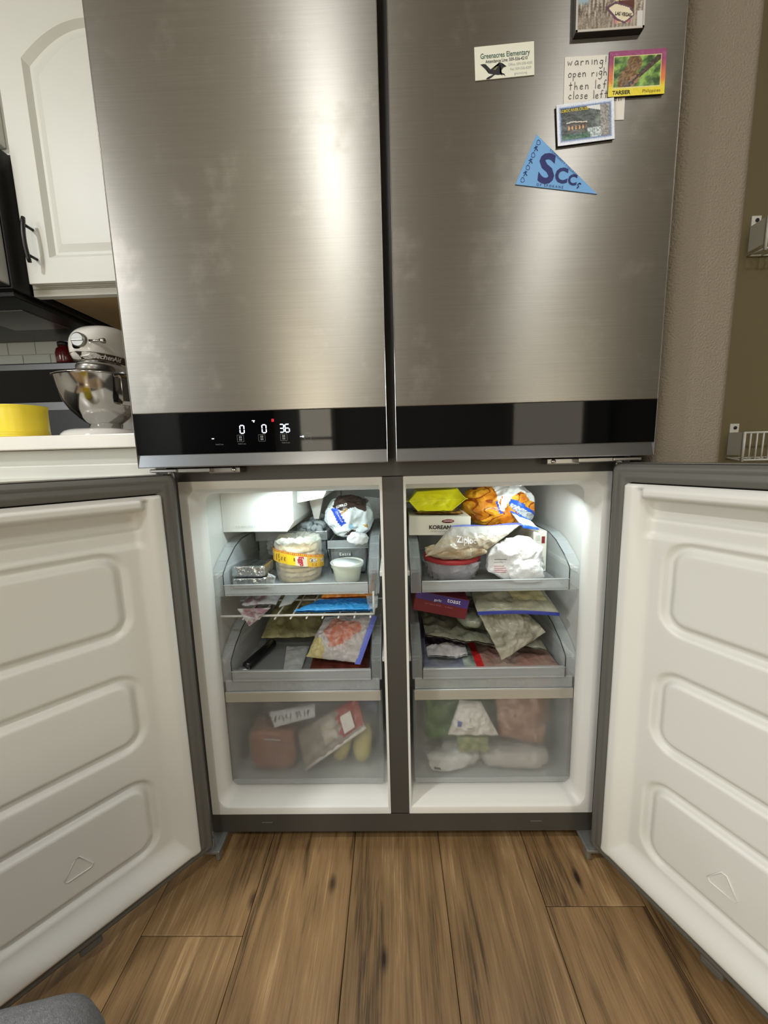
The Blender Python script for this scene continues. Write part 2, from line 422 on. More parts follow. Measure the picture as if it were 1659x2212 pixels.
def rr(x0, x1, z0, z1, rl, rr_, n=7):
    """rounded rectangle, corner radius rl on the x0 side, rr_ on the x1 side"""
    pts = []
    for cx, cz, r, a in ((x1-rr_, z1-rr_, rr_, 0), (x0+rl, z1-rl, rl, 90), (x0+rl, z0+rl, rl, 180), (x1-rr_, z0+rr_, rr_, 270)):
        for k in range(n): 
            t = radians(a+90*k/(n-1)); pts.append((cx+r*cos(t), cz+r*sin(t)))
    return pts
def liner(s):
    def L(xo, xi, z0, z1, ro, ri):     # xo: outer |x|, xi: inner |x|
        return rr(-xo, -xi, z0, z1, ro, ri) if s < 0 else rr(xi, xo, z0, z1, ri, ro)
    loops = [(L(.4212, .0205, .0815, .8285, .002, .0015), .002), (L(.4212, .0205, .0815, .8285, .002, .0015), -.0015), (L(.4075, .0252, .0965, .8150, .022, .003), -.0015),
             (L(.4050, .0256, .0985, .8130, .024, .003), .000), (L(.4030, .0258, .1010, .8120, .024, .003), .006), (L(.3960, .0262, .1060, .8070, .022, .003), .016), (L(.3925, .0264, .1085, .8045, .020, .003), .022),
             (L(.3905, .0266, .1110, .8010, .020, .003), .040), (L(.3920, .0264, .1100, .8015, .02, .003), .046), (L(.3990, .0256, .1070, .8040, .02, .004), .058), (L(.3990, .0256, .1070, .8040, .02, .004), .43), (L(.38, .04, .12, .79, .02, .01), .445)]
    g = G(); n = len(loops[0][0])
    for lp, y in loops: g.v += [(x, y, z) for x, z in lp]
    for i in range(len(loops)-1):
        for k in range(n): g.f.append((i*n+k, i*n+(k+1) % n, (i+1)*n+(k+1) % n, (i+1)*n+k)); g.c.append(None); g.sm.append(True)
    g.f.append(tuple((len(loops)-1)*n+k for k in range(n))); g.c.append(None); g.sm.append(False)
    return g.out('freezer_liner', M_liner, FR, angle=40)
LIN = {-1: liner(-1), 1: liner(1)}

def upper_door(x0, x1, left):
    d = G().box(x0+.0008, x1-.0008, -.0605, -.010, .8585, 1.772, .002).out('upper_door', M_dark, FR)
    G().box(x0+.004, x1-.004, -.011, .0035, .868, 1.77, .003).out('door_seal', M_gasket, d)
    G().box(x0, x1, -.0640, -.0580, .9525, 1.775, .0016, 3).out('steel_panel', M_steel, d)
    G().box(x0+.0006, x1-.0006, -.0636, -.0585, .8812, .9520).out('black_glass_panel', M_bglass, d)
    g = G(); pr = [(-.0610, .8806), (-.052, .8806), (-.052, .8580), (-.0640, .8580), (-.0642, .8600)]
    g.prism(pr, x1-x0, lambda a, b, t: (x0+t, a, b)); g.out('bottom_trim', mat('trim_steel', (140, 142, 146), .25, 1), d)
    for x in (x0, x1):
        sx = .0011 if x == x0 else -.0011
        G().box(min(x, x+sx), max(x, x+sx), -.0648, -.060, .8585, 1.774, .0004).out('edge_strip', M_chrome, d)
    return d
UD_L = upper_door(-.4543, -.0074, True)
UD_R = upper_door(.0076, .4543, False)
# display on the black glass band
yg = -.0637
def seg7(x, z, ch, w=.0072, h=.0135, t=.0016):
    dis = G(); on = {'0': 'abcdef', '3': 'abcdg', '6': 'acdefg'}[ch]; q = []
    P = {'a': (0, h, 1), 'd': (0, 0, 1), 'g': (0, h/2, 1), 'f': (-w/2, h*.75, 0), 'b': (w/2, h*.75, 0), 'e': (-w/2, h*.25, 0), 'c': (w/2, h*.25, 0)}
    for s_ in on:
        a, b, hz = P[s_]; lx, lz = ((w*.72)/2, t/2) if hz else (t/2, h*.40/2)
        dis.box(x+a-lx, x+a+lx, yg-.0003, yg, z-h/2+b-lz, z-h/2+b+lz)
    dis.out('display_digit', M_led, UD_L, kind='stuff')
seg7(-.2620, .9215, '0'); seg7(-.2230, .9215, '0'); seg7(-.1920, .9215, '3'); seg7(-.1822, .9215, '6')
G().box(-.317, -.313, yg-.0003, yg, .9062, .9074).out('display_light', M_led, UD_L)
G().box(-.2435, -.2385, yg-.0003, yg, .9352, .9364).box(-.2412, -.2394, yg-.0003, yg, .9330, .9352).out('display_light', M_led, UD_L)
G().box(-.1605, -.1545, yg-.0003, yg, .9058, .9068).box(-.1565, -.1540, yg-.0003, yg, .9050, .9078).out('display_light', M_led, UD_L)
g = G().tube([(-.2085, yg, .9335), (-.2055, yg, .9335), (-.2055, yg, .9375), (-.2085, yg, .9375)], .0006, 4, closed=True); g.box(-.2082, -.2058, yg-.0003, yg, .9350, .9358)
g.out('display_alert', M_ledred, UD_L)
for x in (-.2660, -.2280, -.1893, -.1470):
    w = .0058; g = G()
    for a, b in (((-w, -w), (w, -w)), ((w, -w), (w, w)), ((w, w), (-w, w)), ((-w, w), (-w, -w))):
        g.box(x+min(a[0], b[0])-.0002, x+max(a[0], b[0])+.0002, yg-.0002, yg, .9060+min(a[1], b[1])-.0002, .9060+max(a[1], b[1])+.0002)
    if x < -.16:
        for dx in (-.0014, .0014):
            for z0, z1 in ((.9062, .9100), (.9022, .9052)):
                g.box(x+dx-.0010, x+dx+.0010, yg-.0002, yg, z0, z1)
    g.out('button_print', M_dim, UD_L, kind='stuff')
pf = lambda x, z: plane_fn((x, yg, z), (1, 0, 0), (0, 0, 1), (0, -1, 0))
text('button_lettering', '\u00b0C /\u00b0F', pf(-.1470, .9060), .0042, M_dim, UD_L, h=.0002)
for x, b in ((-.304, 'Hold 3 sec'), (-.264, 'Hold 3 sec'), (-.186, 'Hold 3 sec'), (-.146, 'Hold 3 sec')):
    text('button_lettering', b, pf(x, .8965), .0032, M_dim, UD_L, h=.0002)

# hinges between upper and lower doors
for s in (-1, 1):
    g = G()
    X = lambda a, b: (min(s*a, s*b), max(s*a, s*b))
    g.box(*X(.285, .345), -.030, .004, .8450, .8562, .002); g.box(*X(.335, .400), -.045, -.004, .8478, .8560, .0015); g.box(*X(.395, .445), -.048, -.012, .8490, .8555, .0015)
    g.lathe([(.007, .838), (.007, .8585)], (s*.415, -.032, 0), 14)
    hg = g.out('hinge', M_satin, FR)
    for x in (.296, .340): G().lathe([(.0042, 0), (.0042, .0016), (.003, .0024)], (s*x, -.0300, .8506), 12, M=Matrix.Rotation(radians(90), 3, 'X')).out('screw', M_chrome, hg)
    g = G(); g.box(*X(.392, .432), -.044, .01, .026, .034, .002); g.lathe([(.008, .03), (.008, .052)], (s*.415, -.032, 0), 14); g.box(*X(.395, .404), -.040, -.02, .006, .028, .003)
    g.out('lower_hinge', mat('zinc_plate', (150, 150, 146), .4, .6), FR)

# open lower doors
def freezer_door(s):
    if s < 0: A, d = Vector((-.434, -.096, 0)), Vector((-.171, -.204, 0)).normalized(); n = Vector((-d.y, d.x, 0)); n = n if n.x > 0 else -n
    else: A, d = Vector((.418, -.099, 0)), Vector((.098, -.203, 0)).normalized(); n = Vector((-d.y, d.x, 0)); n = n if n.x < 0 else -n
    P = lambda u, w, z: A + d*u + n*w + Vector((0, 0, z))
    MX = Matrix((d, n, Vector((0, 0, 1)))).transposed().to_4x4(); MX.translation = A
    U0, U1 = -.061, .3825
    body = G().box(U0, U1, -.054, -.042, .050, .8445, .004, 3).xf(MX).out('freezer_door', M_dark, FR)
    G().box(U0+.001, U1-.001, -.0575, -.0535, .051, .8435, .0015).xf(MX).out('steel_panel', M_steel, body)
    G().box(U0+.002, U1-.002, -.050, -.012, .8440, .8462, .001).xf(MX).out('top_cap', M_satin, body)
    # seal: two soft ridges round the edge
    def ring(o, w): return [P(u, w, z) for u, z in rr(U0+o, U1-o, .05+o, .8445-o, .006, .006, 4)]
    g = G(); prof = [(0, -.043), (.001, -.010), (.004, -.007), (.005, -.003), (.009, -.001), (.013, -.003), (.015, -.003), (.020, .001), (.025, .000), (.030, -.004), (.032, -.006)]
    for o, w in prof: g.v += [tuple(q) for q in ring(o, w)]
    n_ = len(ring(0, 0))
    for i in range(len(prof)-1):
        for k in range(n_): g.f.append((i*n_+k, i*n_+(k+1) % n_, (i+1)*n_+(k+1) % n_, (i+1)*n_+k)); g.c.append(None); g.sm.append(True)
    g.out('door_seal', M_gasket, body)
    # moulded white inner panel
    u0, u1, z0, z1 = -.033, .3545, .070, .8105
    pan = [(.5740, .7120), (.3600, .4890), (.1380, .2800)]
    def h(u, z):
        eu = min(u-u0, u1-u); eb = z-z0; et = z1-z
        B = -.016
        side = .004*ss(0, .005, eu) + (B-.004)*ss(.014, .046, eu)
        bot = .004*ss(0, .005, eb) + (B-.004)*ss(.008, .056, eb)
        w = max(side, bot)
        # top: rail with a scooped pocket below it
        iu = ss(.030, .036, u-u0)*ss(.030, .036, u1-u)
        w = max(w, .001) if z > .803 else w
        w = w+iu*(.008-w)*ss(.785, .790, z)*(1-ss(.801, .807, z))
        w -= iu*(.014*ss(.748, .756, z)*(1-ss(.782, .786, z)) + .007*ss(.718, .730, z)*(1-ss(.748, .756, z)))
        # grooves round the three panels
        for a, b in pan:
            cu, cz = (u0+u1)/2, (a+b)/2; hu, hz = (u1-u0)/2-.074, (b-a)/2; r = .03
            qx, qz = abs(u-cu)-hu+r, abs(z-cz)-hz+r
            sd = sqrt(max(qx, 0)**2+max(qz, 0)**2)+min(max(qx, qz), 0)-r
            w -= .0100*(1-ss(.001, .0125, abs(sd)))
            if sd < 0: w += .001*ss(0, .01, -sd)
        k = ss(0, .0025, min(eu, eb, et))
        return -.005+(w+.005)*k
    g = G(); g.grid(118, 236, lambda u, v: P(u0+(u1-u0)*u, h(u0+(u1-u0)*u, z0+(z1-z0)*v), z0+(z1-z0)*v))
    lin_ = g.out('inner_panel', M_liner, body)
    # raised triangular recycling mark
    cu, cz, r = .155, .1950, .021; pts = []
    for k in range(3):
        a0 = radians(90+120*k)
        for da in (-9, 9): pts.append(P(cu+r*cos(a0+radians(da)), -.0143, cz+r*sin(a0+radians(da))*.95))
    G().tube(pts, .0011, 6, closed=True).out('recycling_mark', M_liner, lin_)
    for u, ww in ((.02, .1), (.33, .1)):
        pass
    G().box(.14, .172, -.03, -.006, .036, .051, .003).xf(MX).out('door_stop', M_gasket, body)
    return body
FD_L = freezer_door(-1); FD_R = freezer_door(1)

# trays, drawers, shelf -------------------------------------------------
C_tray = clear('clear_tray_plastic', (226, 233, 233), .10, .08, .24)
C_bar = clear('clear_tray_bar', (196, 200, 198), .34, .12, .35)
C_drawer = clear('cloudy_drawer_plastic', (176, 178, 172), .11, .22, .22, haze=.22, vary=(14, .25))
C_line = mat('dark_edge_and_shadow_gap', (44, 48, 48), .25)
def tray(s, zf):
    X = lambda a, b: (min(s*a, s*b), max(s*a, s*b))
    prof = [(.050, 0), (.050, .046), (.054, .052), (.080, .071), (.125, .093), (.165, .103), (.40, .105), (.42, .100), (.42, 0)]
    t = G().box(*X(.058, .372), .055, .42, zf, zf+.0025).out('freezer_tray', clear('cloudy_tray_floor', (150, 154, 152), .50, .16, .3), FR)
    for a, b, nm in ((.372, .3965, 0), (.0345, .0575, 1)):
        g = G()
        for x, th in ((a, .0022), (b, -.0022)):      # two thin skins and the front cap between them
            g.prism([(y, zf+z) for y, z in prof], th, lambda p, q, w: (s*(x+w), p, q))
        for (p0, q0), (p1, q1) in zip(prof[:7], prof[1:7]):
            g.prism([(p0, zf+q0), (p1, zf+q1), (p1+.001, zf+q1-.0022), (p0+.0015, zf+q0-.0022)], b-a, lambda p, q, w: (s*(a+w), p, q))
        g.out('tray_side', C_tray, t)
        xi = a if nm == 0 else b
        G().tube([(s*xi, p-.0008, zf+q) for p, q in prof[:7]], .0011, 6).out('side_gap_shade', C_line, t)  # dark line painted for the shadow gap along the inner edge
    G().box(*X(.0575, .372), .047, .058, zf-.0005, zf+.0235, .002).out('front_bar', C_bar, t)
    G().box(*X(.0585, .371), .415, .418, zf, zf+.09).out('tray_back', C_tray, t)
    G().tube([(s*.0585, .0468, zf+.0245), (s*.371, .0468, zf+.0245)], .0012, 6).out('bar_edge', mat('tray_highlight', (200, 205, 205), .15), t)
    # runners moulded in the liner carry the tray
    for a in (.396, .0265): G().box(*X(a, a+.0065), .07, .42, zf+.030, zf+.042, .002).out('tray_runner', M_liner, LIN[s])
    return t
for s in (-1, 1):
    for z in (.575, .373): tray(s, z)
def drawer(s):
    X = lambda a, b: (min(s*a, s*b), max(s*a, s*b))
    d = G()
    d.box(*X(.0345, .3930), .050, .0535, .1130, .3460, .0015)
    o = d.out('freezer_drawer', C_drawer, FR)
    G().box(*X(.038, .392), .0470, .0520, .3215, .3460, .002).out('front_rail', clear('drawer_rail', (190, 184, 168), .62, .25, .3), o)
    G().box(*X(.040, .3905), .052, .0545, .346, .3735, .001).out('front_lip', C_bar, o)
    G().box(*X(.037, .391), .046, .051, .1125, .1240, .0015).out('front_foot', C_bar, o)
    g = G()
    g.box(*X(.040, .0425), .0535, .40, .116, .340); g.box(*X(.385, .3875), .0535, .40, .116, .340); g.box(*X(.04, .3875), .398, .40, .116, .340); g.box(*X(.04, .3875), .0535, .40, .1145, .117)
    g.out('drawer_tub', C_tray, o)
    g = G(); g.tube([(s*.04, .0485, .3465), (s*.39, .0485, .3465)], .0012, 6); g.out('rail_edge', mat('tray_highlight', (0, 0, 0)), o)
    return o
DR = {s: drawer(s) for s in (-1, 1)}
# wire shelf in the compartment over the counter side
ws = G().tube([(-.392, .062, .5225), (-.0485, .062, .5225)], .0026, 10).out('wire_shelf', M_wire, FR)
for k in range(9):
    x = -.340+k*.0355
    G().tube([(x, .057, .5165), (x, .42, .5165)], .0019, 8).out('shelf_rod', M_wire, ws)
for y in (.18, .42): G().tube([(-.394, y, .5125), (-.030, y, .5125)], .0022, 8).out('cross_wire', M_wire, ws)
G().tube([(-.0485, .062, .5225), (-.0475, .061, .575)], .0022, 8).out('end_wire', M_wire, ws)
G().tube([(-.0490, .062, .5225), (-.0470, .25, .5240), (-.0460, .42, .5240)], .0026, 8).out('end_wire', M_wire, ws)

# ice maker
IM = G()
IM.prism([(-.3985, .702), (-.2480, .700), (-.2320, .7220), (-.2300, .8035), (-.3985, .8035)], .27, lambda a, b, t: (a, .128+t, b))
im = IM.out('ice_maker', M_liner, FR)
text('moulded_lettering', 'ICE BIN ONLY', plane_fn((-.345, .1278, .7125), (1, 0, 0), (0, 0, 1), (0, -1, 0)), .0075, mat('moulded_letter', (196, 204, 204), .4), im)
G().prism([(-.238, .760), (-.168, .772), (-.160, .786), (-.160, .8035), (-.238, .8035)], .20, lambda a, b, t: (a, .17+t, b)).out('ejector_arm', M_liner, im)
G().prism([(-.225, .805), (-.225, .765), (-.213, .705), (-.200, .705), (-.185, .765), (-.180, .805)], .02, lambda a, b, t: (a, .27+t, b)).out('fill_chute', M_liner, im)
vt = G().box(-.300, -.160, .425, .4305, .690, .80, .002).out('vent_cover', M_liner, LIN[-1])
for k in range(7): G().box(-.283+k*.0095, -.2775+k*.0095, .4235, .4256, .712, .752).out('vent_slit', M_black, vt)
# light lenses
for x in (-.195, .285):
    G().box(x-.105, x+.085, .054, .078, .7995, .8055, .002).out('light_lens', clear('lamp_lens', (240, 250, 250), .25, .3, .2), LIN[-1 if x < 0 else 1])

# ---------------------------------------------------------------- kitchen run beside the refrigerator
# base cabinet
bc = thing('base_cabinet', 'white painted base cabinet with a drawer front beside the refrigerator', 'cabinet', (-.71, .36, 0))
g = G(); g.box(-.955, -.470, .045, .69, .10, .898); g.box(-.94, -.475, .11, .68, 0, .10); g.out('carcass', M_white, bc)
def raised_front(name, x0, x1, z0, z1, yf, parent, m, fr=.055):
    d = G().box(x0, x1, yf, yf+.02, z0, z1, .003).out(name, m, parent)
    return d
dw = raised_front('drawer', -.945, -.478, .700, .868, .025, bc, M_white)
G().prism([(-.92, .725), (-.503, .725), (-.503, .843), (-.92, .843)], .006, lambda a, b, t: (a, .0255-t, b)).out('drawer_panel', M_white, dw)
G().tube([(-.76, .022, .785), (-.76, .000, .785), (-.66, .000, .785), (-.66, .022, .785)], .0045, 10).out('drawer_handle', M_black, dw)
dr = raised_front('door', -.945, -.478, .125, .688, .025, bc, M_white)
G().prism([(-.89, .18), (-.533, .18), (-.533, .633), (-.89, .633)], .006, lambda a, b, t: (a, .0255-t, b)).out('door_panel', M_white, dr)
G().tube([(-.92, .022, .50), (-.92, .000, .50), (-.92, .000, .60), (-.92, .022, .60)], .0045, 10).out('door_handle', M_black, dr)
ct = G().box(-.958, -.468, .018, .698, .899, .9265, .002).out('countertop', M_quartz); tag(ct, 'pale quartz countertop slab between range and refrigerator under the mixer', 'countertop')
# upper cabinet
uc = thing('upper_cabinet', 'white arched-panel upper cabinet hanging over the mixer', 'cabinet', (-.71, .52, 1.318))
g = G(); g.box(-.957, -.470, .350, .698, 1.335, 2.13); g.box(-.957, -.470, .350, .369, 1.318, 1.336); g.out('carcass', M_white, uc)
G().box(-.950, -.476, .372, .690, 1.3325, 1.336).out('bottom_panel', mat('bare_birch', (176, 150, 108), .6), uc)
d = G(); yo = .330
d.box(-.9385, -.476, yo, .3495, 1.338, 1.985, .003); door = d.out('cabinet_door', M_white, uc)
# arch-topped frame standing proud of the recessed panel
def arch(x, x0=-.8755, x1=-.539, zs=1.845, rise=.075):
    t = (x-(x0+x1)/2)/((x1-x0)/2); return zs+rise*(1-t*t)
x0, x1, zb = -.8755, -.539, 1.3985
nA = 24; xs = [x0+(x1-x0)*k/nA for k in range(nA+1)]
inner = [(x0, zb)] + [(x1, zb)] + [(x, arch(x)) for x in xs[::-1]]
def off(x, z, o):   # grow outline by o
    cx, cz = (x0+x1)/2, 1.66
    return (x+(o if x > cx else -o)*min(1, abs(x-cx)/.15), z+(o if z > cz else -o))
g = G(); Y0, Y1 = .3195, .3315
out_l = [(-.9385, 1.338), (-.476, 1.338)] + [(-.476-(x1-x)/(x1-x0)*(.4625), 1.985) for x in xs[::-1]]
ins = [off(a, b, -.011) for a, b in inner]; n_ = len(inner)
for lp, y in ((out_l, Y1+.003), (out_l, Y0+.003), ([(a*.997+(-.7073)*.003, b) for a, b in out_l], Y0), (inner, Y0), (ins, Y1-.001)): g.v += [(a, y, b) for a, b in lp]
for i in range(4):
    for k in range(n_): g.f.append((i*n_+k, i*n_+(k+1) % n_, (i+1)*n_+(k+1) % n_, (i+1)*n_+k)); g.c.append(None); g.sm.append(False)
g.out('door_frame', M_white, door)
pan = [off(a, b, -.034) for a, b in inner]; p2 = [off(a, b, -.016) for a, b in inner]
g = G(); g.v += [(a, Y1-.0012, b) for a, b in p2] + [(a, Y1-.007, b) for a, b in pan]
for k in range(n_): g.f.append((k, (k+1) % n_, n_+(k+1) % n_, n_+k)); g.c.append(None); g.sm.append(False)
g.f.append(tuple(range(n_, 2*n_))); g.c.append(None); g.sm.append(False)
g.out('raised_panel', M_white, door)
hx, hy = -.9085, Y0
pts = [(hx, hy-.030+.012*((k-6)/6)**2*.6, 1.378+.105*k/12) for k in range(13)]
hd = G(); hd.tube(pts, [.0042]+[.0050]*11+[.0042], 8)
for k in (2, 10): hd.tube([pts[k], (hx, hy+.002, pts[k][2])], .0036, 8)
hd.out('handle', M_black, door)
oc = thing('upper_cabinet', 'white upper cabinet above the black microwave', 'cabinet', (-1.34, .52, 1.66))
G().box(-1.72, -.9585, .350, .698, 1.66, 2.13).out('carcass', M_white, oc)
for a, b in ((-1.335, -.970), (-1.71, -1.345)):
    q = G().box(a, b, .3285, .3495, 1.672, 1.985, .004).out('cabinet_door', M_white, oc)
    G().box(a+.06, b-.06, .3265, .3300, 1.735, 1.925, .0025, 1).out('door_panel', M_white, q)
# microwave over the range
mv = thing('microwave', 'black over-range microwave with stainless door edge beside white upper cabinet', 'microwave', (-1.34, .48, 1.305))
g = G(); g.box(-1.715, -.962, .295, .698, 1.318, 1.655, .003); g.out('body', M_black, mv)
u = G().box(-1.70, -.975, .31, .69, 1.305, 1.320, .004).out('underside_panel', mat('black_vent_panel', (24, 24, 26), .35), mv)
for x in (-1.55, -1.13):
    G().box(x-.09, x+.09, .40, .56, 1.3035, 1.3065, .001).out('grease_filter', M_satin, u)
G().box(-1.36, -1.30, .345, .385, 1.3030, 1.3065, .001).out('surface_lamp', M_liner, u)
dd = G().box(-1.715, -1.16, .255, .294, 1.322, 1.652, .004).out('door', M_satin, mv)
G().box(-1.66, -1.24, .2530, .2560, 1.375, 1.600).out('door_window', M_bglass, dd)
G().tube([(-1.19, .256, 1.36), (-1.19, .225, 1.37), (-1.19, .225, 1.61), (-1.19, .256, 1.62)], .007, 10).out('door_handle', M_satin, dd)
G().box(-1.155, -.964, .258, .294, 1.322, 1.652, .004).out('control_panel', M_satin, mv)
# tiles behind the range
M_tile = mat('pale_tile_glaze', (206, 210, 204), .18)
grout = G().box(-1.72, -.985, .6945, .7005, .93, 1.32).out('tile_grout', mat('grout', (196, 196, 188), .9), bpy.data.objects['wall_back'])
for r in range(6):
    z = 1.010+r*.0508
    for k in range(9):
        x = -1.735+k*.1016+(.0508 if r % 2 else 0); a, b = max(x, -1.72), min(x+.0996, -.985)
        if b-a > .01: G().box(a, b, .6905, .6960, z, z+.0488, .0012, 1).out('tile', M_tile, grout)
# range
rg = thing('range', 'black and stainless kitchen range with an upright back panel behind the mixer', 'range', (-1.34, .36, 0))
g = G(); g.box(-1.715, -.968, .06, .67, .06, .905, .003); g.box(-1.70, -.98, .10, .66, .0, .06); g.out('body', M_black, rg)
ctp = G().box(-1.717, -.966, .03, .60, .905, .922, .003).out('cooktop', M_bglass, rg)
for x, y, r in ((-1.52, .20, .11), (-1.52, .45, .08), (-1.16, .20, .08), (-1.16, .45, .10)):
    G().lathe([(r, 0), (r, .0004), (r-.003, .0004), (r-.003, 0)], (x, y, .9219), 32, caps=False).out('burner_ring', M_dim, ctp)
bg = G().box(-1.717, -.966, .615, .688, .90, 1.215, .004).out('back_panel', mat('shaded_range_steel', (112, 112, 112), .35, 1), rg)  # steel darkened in its colour for the weaker light back here
G().box(-1.705, -.985, .6115, .617, 1.083, 1.192, .001).out('control_glass', M_bglass, bg)
G().box(-1.7165, -.9665, .6105, .617, .922, 1.0555, .001).out('lower_panel', M_black, bg)
od = G().box(-1.71, -.972, .025, .06, .22, .80, .004).out('oven_door', M_satin, rg)
G().box(-1.63, -1.05, .0225, .026, .34, .66).out('oven_window', M_bglass, od)
G().tube([(-1.66, .027, .745), (-1.66, -.015, .75), (-1.02, -.015, .75), (-1.66+.64, .027, .745)], .011, 10).out('oven_handle', M_satin, od)
cp = G().box(-1.71, -.972, .028, .06, .81, .903, .003).out('front_strip', M_satin, rg)
for k in range(5): G().lathe([(.02, 0), (.018, .025), (.0, .025)], (-1.62+k*.14, .028, .856), 18, M=Matrix.Rotation(radians(90), 3, 'X')).out('knob', M_black, cp)
G().box(-1.71, -.972, .03, .06, .07, .21, .004).out('storage_drawer', M_satin, rg)
# dark red jar on top of the range back
j = thing('jar', 'small dark red jar standing on the range back panel behind the mixer', 'jar', (-1.137, .650, 1.215))
G().lathe([(.026, 0), (.029, .006), (.030, .035), (.026, .050), (.019, .056), (.019, .060)], (-1.137, .650, 1.215), 28).out('body', mat('dark_red_glaze', (96, 24, 30), .15, coat=.5), j)
G().lathe([(.0205, 0), (.0205, .012), (.018, .014), (0, .014)], (-1.137, .650, 1.2745), 24).out('lid', M_black, j)
# yellow cup near the counter's front edge
yc = thing('cup', 'plain yellow plastic cup near the front edge of the countertop', 'cup', (-.822, .115, .9265))
g = G(); g.lathe([(.0445, 0), (.0455, .003), (.0465, .060), (.0480, .0695), (.0485, .071), (.0470, .071), (.0450, .060), (.0435, .004), (0, .004)], (-.822, .115, .9265), 48)
g.out('body', mat('yellow_plastic', (246, 222, 62), .35, sub=.1), yc)
g = G()
for k in range(3): g.tube([(-.822+(.0462)*cos(2*pi*i/40), .115+.0462*sin(2*pi*i/40), .932+k*.0045) for i in range(40)], .0008, 6, closed=True)
g.out('ribs', mat('yellow_plastic', (0, 0, 0)), yc, kind='stuff')

# stand mixer
mx0, my0, mz0 = -.832, .385, .9265
SM = thing('stand_mixer', 'white stand mixer with a brown trim band and steel bowl on the countertop', 'mixer', (mx0, my0+.06, mz0))
M_enam = mat('white_enamel', (232, 229, 222), .12, coat=.6)
def rrect_xy(cx, cy, hx_, hy_, r, n=8):
    pts = []
    for sx_, sy_, a in ((1, 1, 0), (-1, 1, 90), (-1, -1, 180), (1, -1, 270)):
        for k in range(n): t = radians(a+90*k/(n-1)); pts.append((cx+sx_*(hx_-r)+r*cos(t), cy+sy_*(hy_-r)+r*sin(t)))
    return pts
def stack(g, rings, sm=True, cap=True):
    n = len(rings[0]); b = len(g.v)
    for r in rings: g.v += [tuple(q) for q in r]
    for i in range(len(rings)-1):
        for k in range(n): g.f.append((b+i*n+k, b+i*n+(k+1) % n, b+(i+1)*n+(k+1) % n, b+(i+1)*n+k)); g.c.append(None); g.sm.append(sm)
    if cap:
        g.f.append(tuple(b+k for k in range(n))[::-1]); g.f.append(tuple(b+(len(rings)-1)*n+k for k in range(n))); g.c += [None]*2; g.sm += [False]*2
    return g
g = G()
stack(g, [[(x, y, mz0+z) for x, y in rrect_xy(mx0, my0+.055, .098-o, .165-o, .085-o)] for z, o in ((0, 0), (.012, 0), (.024, .004), (.032, .012), (.037, .026))])
g.out('base', M_enam, SM)
g = G()
stack(g, [[(mx0+x*sc, my0+.165+yo2+(y)*sc, mz0+z) for x, y in rrect_xy(0, 0, .052, .042, .035)] for z, sc, yo2 in ((.030, 1.25, 0), (.050, 1.05, .002), (.10, .95, .006), (.16, .95, .002), (.20, 1.05, -.004), (.235, 1.15, -.010))])
g.out('column', M_enam, SM)
# head: egg-shaped motor housing, split by a trim band
YC, HL = my0+.098, .170
def headp(u, v, grow=0):
    """v along the axis front to back, u around"""
    t = -1+2*v; yy = YC + HL*t
    env = (max(0, 1-abs(t)**3.2))**.5
    w = .066*env*(1 - .10*max(0, t)); up = .078*env*(1.0 - .16*t*t); dn = .060*env
    a = 2*pi*u; x = spow(cos(a), .70)*(w+grow); z = sin(a); z = spow(z, .78 if z < 0 else .95)*((up if z > 0 else dn)+grow)
    zc = .262 + .006*t
    return Vector((mx0+x, yy-grow*0, mz0+zc+z))
G().grid(48, 48, lambda u, v: headp(u, .005+.99*v), closeu=True).out('head', M_enam, SM)
# flat nose with the attachment hub
G().lathe([(0, .018), (.016, .018), (.0195, .015), (.0195, .0), (.024, -.003), (.024, -.03)], (mx0+.006, YC-HL+.016, mz0+.268), 28, M=Matrix.Rotation(radians(90), 3, 'X')).out('attachment_hub', mat('brushed_hub', (150, 148, 144), .35, 1), SM, angle=30)
G().box(mx0+.006-.016, mx0+.006+.016, YC-HL-.0035, YC-HL-.001, mz0+.2645, mz0+.2715, .001).out('hub_groove', M_satin, SM)
G().tube([(mx0+.028, YC-HL+.012, mz0+.268), (mx0+.060, YC-HL+.018, mz0+.268)], [.0035, .0035], 10).lathe([(0, -.008), (.0065, -.006), (.0065, .006), (0, .008)], (mx0+.060, YC-HL+.018, mz0+.268), 16, M=Matrix.Rotation(radians(90), 3, 'Y')).out('hub_knob', M_chrome, SM)
# brown trim band round the head with a bright wire below it
def band(z0, z1, grow, name, m):
    g = G(); n = 72; rows = []
    for zz in (z0, z1):
        row = []
        for k in range(n+1):
            v = .012+.976*(k/n)
            # the point on the viewer's side of the head at height zz
            lo_, hi_ = -.25, .25
            for _ in range(22):
                m_ = (lo_+hi_)/2; q = headp(m_, v)
                if q.z < mz0+zz: lo_ = m_
                else: hi_ = m_
            q = headp(m_, v, grow); row.append(q)
        rows.append(row)
    mir = lambda q: Vector((2*mx0-q.x, q.y, q.z))
    for fn_ in (lambda q: q, mir):
        b = len(g.v)
        for r in rows: g.v += [tuple(fn_(q)) for q in r]
        for k in range(n): g.f.append((b+k, b+k+1, b+n+2+k, b+n+1+k)); g.c.append(None); g.sm.append(True)
    # across the nose
    b = len(g.v); m2 = 10
    for r in rows:
        for k in range(m2+1):
            q = r[0]; x = q.x+(2*(mx0-q.x))*k/m2; bulge = sin(pi*k/m2)
            g.v.append((x, q.y-.004*bulge-.0006, q.z))
    for k in range(m2): g.f.append((b+k, b+k+1, b+m2+2+k, b+m2+1+k)); g.c.append(None); g.sm.append(True)
    return g.out(name, m, SM), rows
bn, rows = band(.2235, .2405, .0016, 'trim_band', mat('brown_trim', (74, 60, 50), .35))
band(.2195, .2228, .0020, 'trim_wire', M_chrome)
